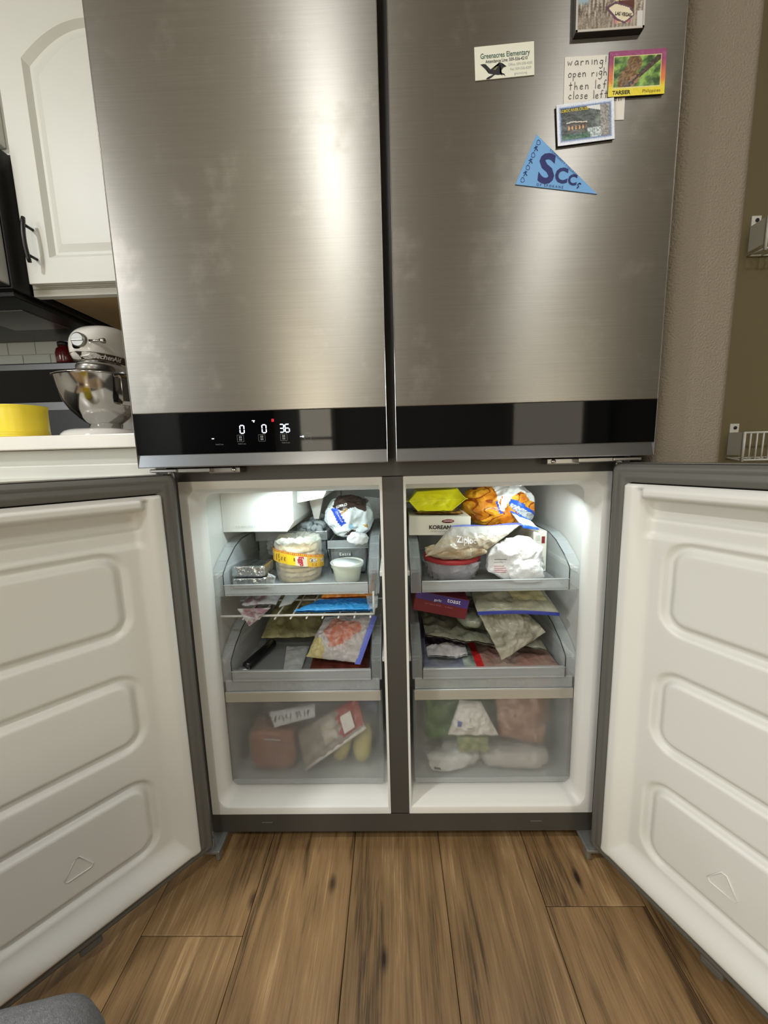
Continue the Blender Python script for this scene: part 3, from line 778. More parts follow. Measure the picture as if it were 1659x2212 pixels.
def on_head(x, y, t=0, mirror=False):   # x along the band from the nose backwards, y up the band
    v = .07+(x)/(2*HL); zz = .232+y; lo_, hi_ = -.25, .25
    for _ in range(22):
        m_ = (lo_+hi_)/2; q = headp(m_, v)
        if q.z < mz0+zz: lo_ = m_
        else: hi_ = m_
    q = headp(m_, v, .0024); return q
text('brand_lettering', 'KitchenAid', lambda x, y, t=0: on_head(max(-.0195, x+.022), y), .0165, M_white_ink, bn, bold=.02)
text('series_lettering', 'Classic', lambda x, y, t=0: on_head(x+.125, y), .008, M_dim, bn)
G().lathe([(.046, .0), (.046, .022), (.044, .026)], (mx0, my0-.012, mz0+.187), 32).out('beater_collar', M_satin, SM)
G().lathe([(0, 0), (.020, 0), (.032, .010), (.036, .020), (.036, .030)], (mx0, my0-.012, mz0+.167), 28).out('planetary_hub', M_enam, SM)
G().tube([(mx0, my0-.012, mz0+.17), (mx0, my0-.012, mz0+.09)], .006, 10).out('beater_shaft', M_satin, SM)
# bowl
R_ = [(r_, z_*.865) for r_, z_ in [(.030, .000), (.0385, .001), (.0385, .020), (.040, .022), (.046, .026), (.060, .040), (.078, .064), (.092, .094), (.101, .130), (.1055, .166), (.1075, .1695), (.1085, .1665), (.1100, .1680), (.1100, .1715), (.1070, .1725), (.1040, .1700), (.0995, .130), (.0905, .094), (.0765, .065), (.058, .042), (.044, .030), (0, .027)]]
bowl = G().lathe(R_, (mx0, my0, mz0+.035), 64).out('bowl', M_chrome, SM)
bh = radians(-28); M3 = Matrix.Rotation(bh, 3, 'Z')
def hp(r, z): q = M3 @ Vector((r, 0, 0)); return (mx0+q.x, my0+q.y, mz0+.035+z)
pr_ = [hp(.1030, .138), hp(.128, .138), hp(.134, .132), hp(.134, .072), hp(.128, .062), hp(.088, .070)]
g = G()
for (p, q) in zip(pr_, pr_[1:]):
    p, q = Vector(p), Vector(q); sd = M3 @ Vector((0, .014, 0)); th = Vector((0, 0, 0))
    dv = (q-p).normalized(); nn = dv.cross(sd.normalized())*.0018
    b = [p-sd-nn, p+sd-nn, p+sd+nn, p-sd+nn, q-sd-nn, q+sd-nn, q+sd+nn, q-sd+nn]
    g.add(b, [(0, 1, 2, 3), (4, 5, 6, 7), (0, 1, 5, 4), (1, 2, 6, 5), (2, 3, 7, 6), (3, 0, 4, 7)])
g.out('bowl_handle', M_chrome, bowl)

# ---------------------------------------------------------------- pantry racks beyond the wall end
def rack(z0, z1, label):
    t = thing('wire_rack', label, 'rack', (1.0, .22, z0), group='white wire racks on the pantry wall')
    xl, yb, yf = .845, .2495, .205
    G().box(xl, xl+.0022, yf, yb, z0+.012, z1).out('side_plate', M_wire, t)
    G().box(xl+.40, xl+.4022, yf, yb, z0+.012, z1).out('side_plate', M_wire, t)
    for x in (xl, xl+.38):
        tb = G().box(x, x+.022, yb-.0025, yb+.001, z1, z1+.022, .001).out('mounting_tab', M_wire, t)
        G().lathe([(.0042, 0), (.0042, .002), (0, .002)], (x+.012, yb-.002, z1+.012), 12, M=Matrix.Rotation(radians(90), 3, 'X')).out('screw', M_ink, tb)
    for z in (z0, z1-.002): G().tube([(xl, yf, z), (xl+.40, yf, z)], .0024, 8).out('rail_wire', M_wire, t)
    G().tube([(xl, yf, z0-.004), (xl, yf, z1)], .003, 8).out('corner_wire', M_wire, t)
    for k in range(1, 27): G().tube([(xl+k*.0150, yf, z0), (xl+k*.0150, yf, z1)], .0018, 6).out('front_wire', M_wire, t)
    for k in range(0, 27, 2): G().tube([(xl+k*.0150, yf, z0), (xl+k*.0150, yb, z0+.004)], .0016, 6).out('floor_wire', M_wire, t)
    G().tube([(xl, yb-.002, z0+.004), (xl+.40, yb-.002, z0+.004)], .002, 8).out('rail_wire', M_wire, t)
    return t
rack(.835, .902, 'lower white wire rack on the pantry wall, just above the open freezer door')
rack(1.305, 1.372, 'upper white wire rack high on the pantry wall beyond the wall end')

# recessed lamp fittings in the ceiling, and the window the daylight comes through
for x, y, p, c in LAMPS:
    t = G().lathe([(.085, 0), (.105, -.004), (.105, -.008), (.083, -.010), (.083, 0)], (x, y, 2.44), 32, caps=False).out('ceiling_lamp', M_ceil)
    tag(t, {-0.29: 'round recessed ceiling lamp straight behind the viewer', 1.0: 'round recessed ceiling lamp between the viewer and the pantry side', 1.95: 'added unseen round ceiling lamp closest to the pantry wall', -1.65: 'round recessed ceiling lamp over the range side'}[x], 'lamp', 'recessed ceiling lamps')
wf = G()
for a in ((-3.37, -3.31), (-2.19, -2.13)): wf.box(-3.06, -3.02, a[0], a[1], .84, 2.06)
wf.box(-3.06, -3.02, -3.37, -2.13, .84, .90); wf.box(-3.06, -3.02, -3.37, -2.13, 2.0, 2.06)
wf.out('window_1', M_white, kind='structure')
def added_window(name, x0, x1, z0, z1, k):  # unseen glowing windows added so the steel doors reflect bright bands
    g = G(); y = -3.745
    for a, b, c, d in ((x0-.05, x0, z0-.05, z1+.05), (x1, x1+.05, z0-.05, z1+.05), (x0, x1, z0-.05, z0), (x0, x1, z1, z1+.05), (x0, x1, (z0+z1)/2-.015, (z0+z1)/2+.015)): g.box(a, b, y-.01, y+.03, c, d)
    o = g.out(name, M_white, kind='structure')
    G().box(x0, x1, y-.008, y+.004, z0, z1).out('glow_pane', mat('added_glow_pane_'+name, (255, 246, 224), .3, emit=k), o)
added_window('added_window_2', -1.00, -.66, .12, 2.02, 8.5)
added_window('added_window_3', 1.35, 2.10, .30, 1.55, 4.0)

# ---------------------------------------------------------------- things on the upper doors
YD = -.0640
def card(x, z, w, h, rot, th):
    """frame of a flat thing on the door: origin, side axis, up axis; front face at depth th"""
    a = radians(rot); ax = Vector((cos(a), 0, sin(a))); ay = Vector((-sin(a), 0, cos(a)))
    th += .0003; return plane_fn((x, YD-th, z), ax, ay, (0, -1, 0)), Vector((x, YD-th, z)), ax, ay
def slab(name, m, fr, w, h, th, parent=None, bev=0, **k):
    fn = fr[0]; g = G(); pts = [(-w/2, -h/2), (w/2, -h/2), (w/2, h/2), (-w/2, h/2)]
    g.prism(pts, th, lambda a, b, t: fn(a, b, t-th)); return g.out(name, m, parent, **k)
NY = (0, -1, 0)
# school card
fr = card(.1845, 1.4572, .0895, .0440, 2.6, .0012)
sc = slab('card_magnet', mat('cream_card', (226, 226, 208), .55), fr, .0895, .0440, .0012, label='white school contact card magnet printed with a running black bird', cat='magnet')
M_green_ink = mat('green_ink', (40, 84, 72), .6); M_grey_ink = mat('grey_ink', (168, 170, 162), .6)
tf = lambda x, y: (lambda a, b, t=0: fr[0](x+a, y+b, t))
text('card_lettering', 'Greenacres Elementary', tf(.001, .0085), .0098, M_green_ink, sc, h=.0002, bold=.012, sx=.80)
text('card_lettering', 'Attendance Line: 509-556-4210', tf(.003, .0012), .0062, M_ink, sc, h=.0002, bold=.012, sx=.80)
text('card_lettering', 'Office: 509-558-4200', tf(.0235, -.0056), .0050, M_grey_ink, sc, h=.0002, sx=.85)
text('card_lettering', 'Fax: 509-558-4209', tf(.0240, -.0118), .0050, M_grey_ink, sc, h=.0002, sx=.85)
text('card_lettering', 'gre.cvsd.org', tf(.0240, -.0178), .0046, M_grey_ink, sc, h=.0002, sx=.85)
bird = [(245, 670), (320, 655), (370, 660), (480, 760), (540, 722), (650, 720), (640, 680), (690, 612), (750, 628), (772, 672), (850, 692), (775, 716), (725, 780), (690, 835), (745, 828), (795, 842), (822, 900), (790, 868), (745, 858), (740, 890), (722, 858), (640, 868), (580, 862), (500, 922), (470, 930), (432, 960), (362, 960), (400, 925), (440, 905), (540, 862), (430, 842), (425, 800), (360, 760)]
bl_ = [((x-805)*6.55e-5, (y-0)*1.0) for x, y in bird]
g = G(); n_ = len(bird); cpt = []
for x, y in bird:
    a = (x-805)*6.55e-5; b = -(y-(575 - (x-805)*.105))*6.55e-5
    cpt.append(fr[0](a, b+.0006, .00025))
bmB = bmesh.new(); vs = [bmB.verts.new(p) for p in cpt]; bmB.faces.new(vs); bmesh.ops.triangulate(bmB, faces=bmB.faces[:]); bmB.verts.index_update()
g.add([v.co.copy() for v in bmB.verts], [[v.index for v in f.verts] for f in bmB.faces]); bmB.free()
g.out('bird_print', M_ink, sc, fixn=False)
g = G(); 
for o_ in (0, .0016): g.tube([fr[0](-.0165+o_, -.0105-o_*.3, .0004), fr[0](-.0115+o_, -.0062, .0004)], .00022, 4)
g.out('wing_stripe', mat('pale_yellow_ink', (226, 222, 120), .6), sc, kind='stuff')

# city souvenir picture
def in_poly(x, y, P):
    r = False; j = len(P)-1
    for i in range(len(P)):
        if (P[i][1] > y) != (P[j][1] > y) and x < (P[j][0]-P[i][0])*(y-P[i][1])/(P[j][1]-P[i][1])+P[i][0]: r = not r
        j = i
    return r
fr = card(.3355, 1.5205, .100, .076, 1.0, .0095)
lv = slab('picture_magnet', mat('black_frame', (30, 26, 24), .4), fr, .100, .076, .0092, label='thick framed city souvenir picture magnet cut off by the top edge', cat='magnet')
def vegas(u, v):
    x, y = u*100, v*76      # millimetres from the top corner
    p = Vector((x*.05, y*.03, 1.7)); n1 = noise.noise(Vector((x*.32, y*.07, 3.1))); n2 = noise.noise(Vector((x*.5, y*.5, 9.2)))
    c = mixc((86, 74, 62), (196, 186, 172), .5+.9*n1+.5*n2)
    if x < 16 and y < 46: c = mixc((150, 176, 190), c, ss(36, 46, y))
    if y > 60: c = mixc(c, (150, 140, 120), .4)
    if 55 < x < 82 and 61 < y < 71: c = mixc((232, 214, 140), (170, 90, 120), abs(x-68)/14)
    sg = [(47, 49), (58, 44), (78, 50), (86, 60), (72, 69), (60, 63)]
    r_ = sqrt((x-74)**2+(y-46)**2); a = atan2(y-46, x-74)
    if r_ < 22 and y < 40: c = mixc((236, 224, 186), (110, 92, 70), .5+.5*sin(a*26))
    elif r_ < 13: c = (92, 52, 44)
    if in_poly(x, y, [(42, 48), (57, 41), (80, 48), (89, 60), (72, 72), (57, 65)]): c = (96, 66, 84)
    if in_poly(x, y, sg): c = (226, 216, 186)
    if x > 91 and y > 55: c = (206, 206, 200)
    if 86 < x < 89: c = mixc(c, (190, 176, 150), .7)
    return c
picture(fr[1], fr[2], fr[3], .094, .070, 94, 70, vegas, NY, .0004).out('souvenir_print', M_gloss, lv)
g = G()
for a, b, c_, d_ in ((-.05, .05, -.038, -.0352), (-.05, .05, .0352, .038), (-.05, -.0473, -.038, .038), (.0473, .05, -.038, .038)):
    g.prism([(a, c_), (b, c_), (b, d_), (a, d_)], .0008, lambda p, q, t: fr[0](p, q, t))
g.out('frame_border', mat('pale_frame_edge', (196, 190, 180), .3), lv)
ra = radians(-9)
text('sign_lettering', 'LAS VEGAS', lambda a, b, t=0: fr[0](.0185+a*cos(ra)-b*sin(ra), -.0195+a*sin(ra)+b*cos(ra), .0008), .0062, M_ink, lv, h=0, bold=.02, sx=.8)

# handwritten note
fr = card(.3225, 1.4155, .093, .0875, 0.3, .0006)
nt_ = slab('paper_note', M_paper, fr, .093, .0875, .0006, label='white handwritten note tucked under two picture magnets', cat='note')
HW = {  # letters as strokes in a box about 1 high (x-height .5)
 'w': [[(0, .5), (.12, 0), (.27, .35), (.42, 0), (.6, .5)]], 'a': [[(.42, .45), (.2, .5), (.02, .25), (.15, .02), (.4, .2), (.42, .48), (.48, 0)]],
 'r': [[(.05, .5), (.08, 0)], [(.08, .3), (.22, .48), (.4, .44)]], 'n': [[(.05, .5), (.08, 0)], [(.08, .35), (.28, .5), (.4, .35), (.44, 0)]], 'i': [[(.1, .5), (.12, 0)]],
 'g': [[(.4, .45), (.15, .48), (.05, .22), (.25, .05), (.4, .3), (.42, .48), (.4, -.3), (.2, -.42), (.02, -.3)]], '!': [[(.1, .85), (.12, .2)], [(.12, .04), (.13, 0)]],
 'o': [[(.25, .5), (.04, .3), (.12, .02), (.38, .06), (.44, .35), (.25, .5)]], 'p': [[(.05, .5), (.1, -.45)], [(.08, .4), (.3, .52), (.42, .3), (.28, .06), (.1, .1)]],
 'e': [[(.05, .25), (.4, .3), (.3, .5), (.08, .4), (.06, .1), (.25, 0), (.42, .08)]], 'h': [[(.05, .95), (.08, 0)], [(.08, .3), (.3, .48), (.4, .3), (.44, 0)]], 't': [[(.2, .9), (.22, 0)], [(0, .55), (.42, .58)]],
 'l': [[(.1, .95), (.13, 0)]], 'f': [[(.42, .9), (.25, .95), (.18, .7), (.2, 0)], [(.02, .48), (.36, .5)]], 'c': [[(.42, .42), (.2, .5), (.04, .25), (.16, .02), (.42, .08)]], 's': [[(.38, .45), (.15, .5), (.1, .34), (.36, .2), (.3, .02), (.05, .04)]]}
def scrawl(g, body, x, y, size, fn, r=.00042, sl=.05, tr=1.12):
    rnd = random.Random(body+str(x)); 
    for ch in body:
        if ch == ' ': x += size*.55; continue
        dy = rnd.uniform(-.05, .05); k = rnd.uniform(.92, 1.08)
        for st in HW[ch]: g.tube([fn(x+(a+b*sl)*size*k, y+(b+dy)*size*k, .0003) for a, b in st], r, 5)
        w_ = max(p[0] for st in HW[ch] for p in st); x += size*(w_+.22)*tr
M_pencil = mat('pencil_line', (62, 60, 62), .6)
for body, x, y, sz in (('warning!', -.0425, .0318, .0112), ('open righ', -.0415, .0165, .0112), ('then lef', -.0395, .0002, .0112), ('close left', -.0400, -.0128, .0108), ('right', -.0260, -.0250, .0105), ('ell', .0300, -.0180, .0085)):
    g = G(); scrawl(g, body, x, y, sz, fr[0], tr=1.0 if 'righ' in body or 'close' in body else 1.12); g.out('handwriting', M_pencil, nt_, kind='stuff')

# animal trading-card magnet
fr = card(.3832, 1.4312, .0845, .0595, .8, .0036)
ta = slab('picture_magnet', mat('magnet_back', (36, 36, 38), .5), fr, .0845, .0595, .0018, label='magnet of a brown tarsier on a branch with purple to yellow border', cat='magnet')
def tars(u, v):
    x, y = u*84.5, v*59.5
    if x < 6.6 or x > 77.6 or y < 7 or y > 49:
        c = mixc((150, 66, 112), (222, 120, 60), ss(.15, .62, v)); return mixc(c, (232, 214, 40), ss(.6, .85, v))
    if x < 7.6 or x > 76.6 or y < 8 or y > 48: return (224, 216, 150)
    n1 = noise.noise(Vector((x*.09, y*.11, 2.0))); n2 = noise.noise(Vector((x*.3+y*.2, y*.3, 5)))
    c = mixc((48, 78, 30), (150, 190, 86), .5+1.1*n1+.4*n2)
    # body and head
    e = ((x-31-(25-y)*.30)/13)**2+((y-36)/17)**2; e2 = ((x-38)/11)**2+((y-17)/11)**2
    if e < 1 or e2 < 1: c = mixc((92, 66, 34), (142, 110, 62), .5+1.2*n2+.5*n1)
    d = abs((x-26)*.62+(y-48)*.80)   # branch from low to high
    bx = (x-26)*.80-(y-48)*.62
    if bx > -4 and d < 2.6+.02*bx: c = mixc((52, 40, 28), (86, 70, 52), .5+n2)
    if 8 < bx < 26 and 1.5 < d < 6 and n2 > -.1: c = (156, 116, 84)
    return c
picture(fr[1], fr[2], fr[3], .0845, .0595, 100, 70, tars, NY, .0003).out('animal_print', M_gloss, ta)
text('card_lettering', 'TARSIER', lambda a, b, t=0: fr[0](-.0225+a, -.0250+b, .0005), .0072, M_ink, ta, h=0, bold=.03)
text('card_lettering', 'Philippines', lambda a, b, t=0: fr[0](.0225+a, -.0248+b, .0005), .0064, mat('brown_ink', (110, 84, 24), .6), ta, h=0)

# river cruise magnet
fr = card(.3095, 1.3688, .0870, .0560, 4.6, .0036)
rv_ = slab('picture_magnet', mat('magnet_back', (0, 0, 0)), fr, .0870, .0560, .0018, label='blue and white bordered river cruise boat magnet above the pennant', cat='magnet')
def river(u, v):
    x, y = u*87, v*56; e = min(x, 87-x, y, 56-y)
    if e < 7: 
        n0 = noise.noise(Vector((x*.6, y*.6, 1))); return mixc((226, 230, 238), (74, 104, 158), ss(2.5, 7, e)+.25*n0)
    n1 = noise.noise(Vector((x*.12, y*.12, 4))); n2 = noise.noise(Vector((x*.4, y*.4, 7)))
    c = mixc((22, 26, 22), (66, 78, 62), .35+.7*n1+.4*n2)
    if x > 45: c = mixc(c, (120, 134, 118), ss(45, 66, x)*(.7+.6*n1))
    if x > 46 and y < 9+(x-46)*.25 and x < 66: c = (222, 226, 226)
    if x > 66: c = mixc((112, 108, 102), (168, 164, 158), .5+1.2*n2+.6*n1)
    if y > 36 and 46 < x < 66: c = mixc((206, 214, 216), (110, 130, 128), .4+n2)
    if y > 42 and x < 50: c = mixc((40, 110, 62), (24, 64, 40), .5+n2*1.2-(y-46)*.05)
    # boat
    if 14 < x < 46 and abs(y-(25.5+abs(x-24)*.10)) < .9: c = (196, 192, 178)
    elif 15 < x < 44 and 27 < y < 36: c = mixc((52, 38, 24), (216, 160, 78), ss(.1, .5, sin(x*1.15)+.6*n2)*ss(29, 33, y))
    elif 15 < x < 42 and 36 <= y < 41: c = (70, 72, 52)
    if ((x-25)/5)**2+((y-40.5)/2)**2 < 1: c = (14, 18, 14)
    return c
picture(fr[1], fr[2], fr[3], .0870, .0560, 104, 68, river, NY, .0003).out('river_print', M_gloss, rv_)
text('card_lettering', 'LOBOC RIVER CRUISE', lambda a, b, t=0: fr[0](-.0165+a, .0182+b, .0005), .0056, mat('yellow_ink', (226, 206, 70), .6), rv_, h=0, bold=.015, sx=.78)

# pennant
A_, B_, C_ = (.2360, 1.3570), (.2050, 1.2885), (.3340, 1.2700)
M_pen = mat('light_blue_felt', (116, 170, 222), .6); M_navy = mat('navy_ink', (36, 42, 104), .6)
g = G(); g.prism([A_, B_, C_], .0012, lambda a, b, t: Vector((a, YD-.0002-t, b))); pn = g.out('pennant_magnet', M_pen, label='light blue triangular college pennant magnet with navy letters', cat='magnet')
def pt(name, body, x, z, size, rot, **k):
    a0 = radians(rot); return text(name, body, lambda a, b, t=0: Vector((x+a*cos(a0)-b*sin(a0), YD-.0019-t, z+a*sin(a0)+b*cos(a0))), size, M_navy, pn, h=0, **k)
pt('pennant_letter', 'S', .2530, 1.3065, .0570, -6, bold=.03); pt('pennant_letter', 'C', .2765, 1.2970, .0290, -6, bold=.035); pt('pennant_letter', 'C', .2940, 1.2905, .0205, -6, bold=.035)
pt('pennant_lettering', 'OF SPOKANE', .2590, 1.2838, .0052, -7.5, spacing=1.5); pt('pennant_lettering', 'COMMUNITY COLLEGES', .2795, 1.3155, .0046, -41.5, spacing=1.2)
g = G(); dx, dz = (B_[0]-A_[0]), (B_[1]-A_[1]); nrm = Vector((-dz, dx)).normalized()
for k in range(7):
    t = .12+.125*k; cx_, cz_ = A_[0]+dx*t+nrm.x*.0075, A_[1]+dz*t+nrm.y*.0075; fnp = lambda a, b: Vector((cx_+a*.35+b*-.9*.35, YD-.0019, cz_+a*.9*.35*1.2+b*.35))
    if k % 2 == 0: g.tube([Vector((cx_+.0028*cos(q)*(1-.3*sin(q)), YD-.0019, cz_+.0034*sin(q))) for q in [2*pi*i/12 for i in range(12)]], .0003, 4, closed=True)
    else:
        for P_ in ([(0, .004), (.0005, .0008), (-.0025, -.0035)], [(.0005, .0008), (.003, -.0032)], [(-.0028, .001), (.0028, .0028)]): g.tube([Vector((cx_+a, YD-.0019, cz_+b)) for a, b in P_], .0005, 4)
g.out('pennant_motif', M_navy, pn, kind='stuff')
G().tube([Vector((.3035+a, YD-.0019, 1.2832+b)) for a, b in ((-.002, -.004), (.0005, -.002), (-.001, .001), (.0015, .003), (.004, .0015))], .0008, 5).out('college_emblem', M_navy, pn)

# grey felt footstool at the bottom edge of the view
M_felt = mat('grey_felt', (112, 112, 114), .95, bump=(900, .5, .002, 2), vary=(260, (128, 128, 130), 3))
fs = thing('footstool', 'grey felt-covered footstool with a rounded corner at the bottom edge of the view', 'footstool', (-.455, -.695, 0))
g = G(); hx_, hy_ = .205, .205; RS = Matrix.Rotation(radians(12), 3, 'Z'); PV = Vector((-.258, -.462, 0))
SP = lambda x, y, z: PV + RS @ Vector((x-hx_, y-hy_, 0)) + Vector((0, 0, z))
stack(g, [[SP(x, y, z) for x, y in rrect_xy(0, 0, hx_-o, hy_-o, max(.004, .050-o))] for z, o in ((.030, .012), (.032, .004), (.05, 0), (.30, 0), (.385, .001), (.403, .005), (.412, .012), (.420, .022), (.424, .040), (.4255, .10))])
g.out('cushion', M_felt, fs)
for a in (-1, 1):
    for b in (-1, 1): G().lathe([(.016, 0), (.022, .034)], SP(a*.15, b*.15, 0), 16).out('foot', M_black, fs)

# ---------------------------------------------------------------- food in the freezer
from mathutils.bvhtree import BVHTree
def tree_of(*objs):
    v, f = [], []
    for o in objs:
        b = len(v); w = WL[o.name]
        v += [q.co + w for q in o.data.vertices]; f += [tuple(b+i for i in p.vertices) for p in o.data.polygons]
    return BVHTree.FromPolygons(v, f)
def decal(name, body, objs, x, z, size, m, rot=0, dirv=(0, 1, 0), off=.0007, flip=False, parent=None, **k):
    """lettering printed on a lumpy surface: dropped on to it from the front"""
    tr = tree_of(*objs); a0 = radians(rot); d = Vector(dirv).normalized()
    def fn(a, b, t=0):
        px, pz = x+a*cos(a0)-b*sin(a0), z+a*sin(a0)+b*cos(a0)
        o = Vector((px, 0.0, pz)) - d*.05; h = tr.ray_cast(o, d, 2.0)
        if h[0] is None: return Vector((px, .3, pz))
        return h[0] - d*off
    return text(name, body, fn, size, m, parent or objs[0], h=0, **k)
def stripe(name, pts, objs, r, m, parent=None, off=.0006):
    """a drawn line on a lumpy surface"""
    tr = tree_of(*objs); P = []
    for (x0, z0), (x1, z1) in zip(pts, pts[1:]):
        for k in range(6):
            x, z = x0+(x1-x0)*k/6, z0+(z1-z0)*k/6; h = tr.ray_cast(Vector((x, -.05, z)), Vector((0, 1, 0)), 2)
            if h[0] is not None: P.append(h[0]-Vector((0, off, 0)))
    if len(P) > 1: return G().tube(P, r, 5).out(name, m, parent or objs[0])
C_film = clear('thin_bag_film', (214, 216, 212), .14, .13, .50, bump=(60, .7, .006, 4))
C_frost = clear('frosted_bag_film', (206, 208, 202), .50, .22, .40, bump=(45, .6, .006, 4), vary=(30, .5))
C_print = clear('printed_bag_film', (200, 200, 200), .86, .25, .2, bump=(55, .6, .006, 4), attr=True)
C_tint = clear('tinted_bag_film', (200, 200, 200), .60, .20, .4, bump=(50, .7, .006, 4), attr=True)
M_bag = mat('white_bag_plastic', (214, 215, 212), .28, bump=(26, .9, .012, 5))
M_bagp = mat('printed_bag_plastic', (200, 200, 200), .30, bump=(50, .5, .006, 4), attr=True)
M_foil = mat('crumpled_foil', (200, 204, 206), .22, 1, bump=(60, .9, .006, 5))
M_box = mat('cream_carton', (226, 224, 208), .5)

# ---- compartment beside the counter, top tray
FL1 = .5778
b_ = thing('ice_bin', 'clear ice bin full of crushed ice under the ice maker', 'bin', (-.272, .31, FL1))
g = G()
x0, x1, y0, y1, z1 = -.366, -.172, .245, .408, .677
g.box(x0+.006, x1-.006, y0, y0+.0025, FL1, z1); g.box(x0+.006, x1-.006, y1-.0025, y1, FL1, z1); g.box(x0+.006, x0+.0085, y0, y1, FL1, z1); g.box(x1-.0085, x1-.006, y0, y1, FL1, z1); g.box(x0+.006, x1-.006, y0, y1, FL1, FL1+.0025)
g.out('bin_walls', C_tray, b_)
g = G(); g.box(x0, x1, y0-.007, y0, z1-.024, z1+.001, .002); g.box(x0, x0+.006, y0, y1, z1-.02, z1, .001); g.box(x1-.006, x1, y0, y1, z1-.02, z1, .001)
g.out('bin_rim', C_bar, b_)
for x in (x0+.001, x1-.001): G().tube([(x, y0-.007, z1), (x, y0-.007, z1-.022), (x+(.006 if x < -.3 else -.006), y0-.001, z1-.024), (x+(.006 if x < -.3 else -.006), y0-.001, z1-.05)], .0012, 6).out('rim_edge', C_line, b_)
g = G(); rnd = random.Random(4)
for k in range(210):
    x = rnd.uniform(-.344, -.194); y = rnd.uniform(.263, .388); top = .660+.052*math.exp(-((x+.215)/.05)**2-((y-.33)/.07)**2)-.02*abs(x+.23)/.14
    z = rnd.uniform(.602, top); sz = rnd.uniform(.007, .013)
    R3 = Matrix.Rotation(rnd.uniform(0, 3), 4, Vector((rnd.uniform(-1, 1), rnd.uniform(-1, 1), rnd.uniform(-1, 1))))
    g.box(-sz, sz, -sz*.8, sz*.8, -sz*.6, sz*.6, sz*.3, 1, M=Matrix.Translation((x, y, z)) @ R3)
ic = g.out('crushed_ice', clear('cloudy_ice', (228, 238, 240), .74, .10, .3, bump=(90, .4, .003, 3)), kind='stuff')
tag(ic, 'heap of crushed cloudy ice in the clear bin below the ice maker', 'ice')

def foil_block(cx, cy, cz, hx_, hy_, hz_, rot, seed, label):
    R3 = Matrix.Rotation(radians(rot), 3, 'Z')
    o = blob((cx, cy, cz), (hx_, hy_, hz_), seed,   .22, .22, .05, 34, 56, 40, rot=R3).out('foil_parcel', M_foil)
    return tag(o, label, 'parcel', 'foil-wrapped parcels in the top tray')
foil_block(-.3290, .1130, FL1+.0142, .0390, .0340, .0128, 1, 1, 'lower flat foil-wrapped parcel on the tray floor, under another foil parcel')
foil_block(-.3290, .1120, FL1+.0415, .0380, .0320, .0125, -3, 2, 'upper foil-wrapped parcel stacked on another foil parcel in the top tray')
o = pouch([(-.2860, .088, .6130), (-.2680, .084, .6050), (-.2700, .072, .5830), (-.2860, .070, .5880)], .002, 5, .006, 60, 24, 20).out('film_wrap', clear('clear_wrap', (214, 216, 214), .22, .1, .5, bump=(80, .9, .005, 4)))
tag(o, 'crumpled clear film between the foil parcels and the waffle bag', 'film')

# waffle bag
wx, wy = -.2345, .168
wb = thing('waffle_bag', 'clear bag of stacked waffles with a yellow and orange paper band', 'bag', (wx, wy, FL1))
M_waf = mat('waffle_golden', (226, 210, 160), .7, vary=(50, (186, 150, 96), 4))
for k in range(7):
    z = FL1+.002+k*.0116; g = G(); oz = noise.noise(Vector((k*3.1, 1, 1)))*.003; ox = noise.noise(Vector((k*1.7, 5, 1)))*.004
    def wf_(u, v, z=z, ox=ox, oz=oz):
        r = .0475*min(1, v*1.06); a = 2*pi*u; x, y = r*cos(a), r*sin(a)
        cell = max(abs(((x/.0105) % 1)-.5), abs(((y/.0105) % 1)-.5)); hgt = .0100-.0045*(1-ss(.28, .40, cell)) if v < .93 else .0100*(1-((v-.93)/.07)**2)
        return (wx+x+ox, wy+y+oz, z+max(0, hgt))
    g.grid(56, 26, wf_, closeu=True); g.lathe([(.0, 0), (.045, 0), (.0475, .003)], (wx+ox, wy+oz, z), 40)
    g.out('waffle', M_waf, wb)
def wfilm(u, v):
    a = 2*pi*u; q = Vector((cos(a), sin(a), v*2.2))
    if v < .62: r = .0545-.004*ss(.1, 0, v); z = FL1+.093*(v/.62)
    else: t = (v-.62)/.38; r = .0545*(1-t**1.6); z = FL1+.093+.012*sin(pi*min(1, t*1.05))-.004*t
    k = 1+.035*ridge(q+Vector((3, 1, 7)), 2.6, 3)*(.6 if v < .3 else 1)
    return (wx+r*k*cos(a), wy+r*k*sin(a), z+.006*fbm(q*3, 1.4, 3)*ss(.05, .4, v))
G().grid(90, 60, wfilm, closeu=True).out('bag_film', clear('waffle_film', (232, 230, 216), .34, .12, .45, bump=(70, .7, .005, 4)), wb)
def wband(u, v):
    a = radians(-96+192*u); zc = .6305-.011*sin(a)+.0088*cos(a); h_ = .0150
    return (wx+.0605*sin(a), wy-.0605*cos(a), zc+h_*(1-2*v)+.0008*noise.noise(Vector((u*14, v*3, 2))))
def wcol(u, v):
    if v < .20: return (214, 122, 44) if int(u*90) % 2 or v > .15 or v < .05 else (236, 190, 80)
    if v < .24: return (246, 200, 60)
    for a, b in ((.105, .205), (.70, .80), (.87, .955)):
        if a < u < b and .30 < v < .62:
            n = noise.noise(Vector((u*40, v*9, 1))); return (238, 232, 214) if not (abs(n) < .12) else (90, 60, 40)
    if u < .225: return (236, 176, 56)
    if u < .44: return (246, 204, 44)
    if u < .535: return (246, 222, 40)
    if u < .665: return (242, 228, 200)
    return (240, 186, 64)
g = G().grid(150, 26, wband, wcol); bd = g.out('paper_band', M_paint, wb)
M_brownink = mat('brown_print', (120, 62, 26), .6); M_eggo = mat('red_script', (198, 32, 66), .5)
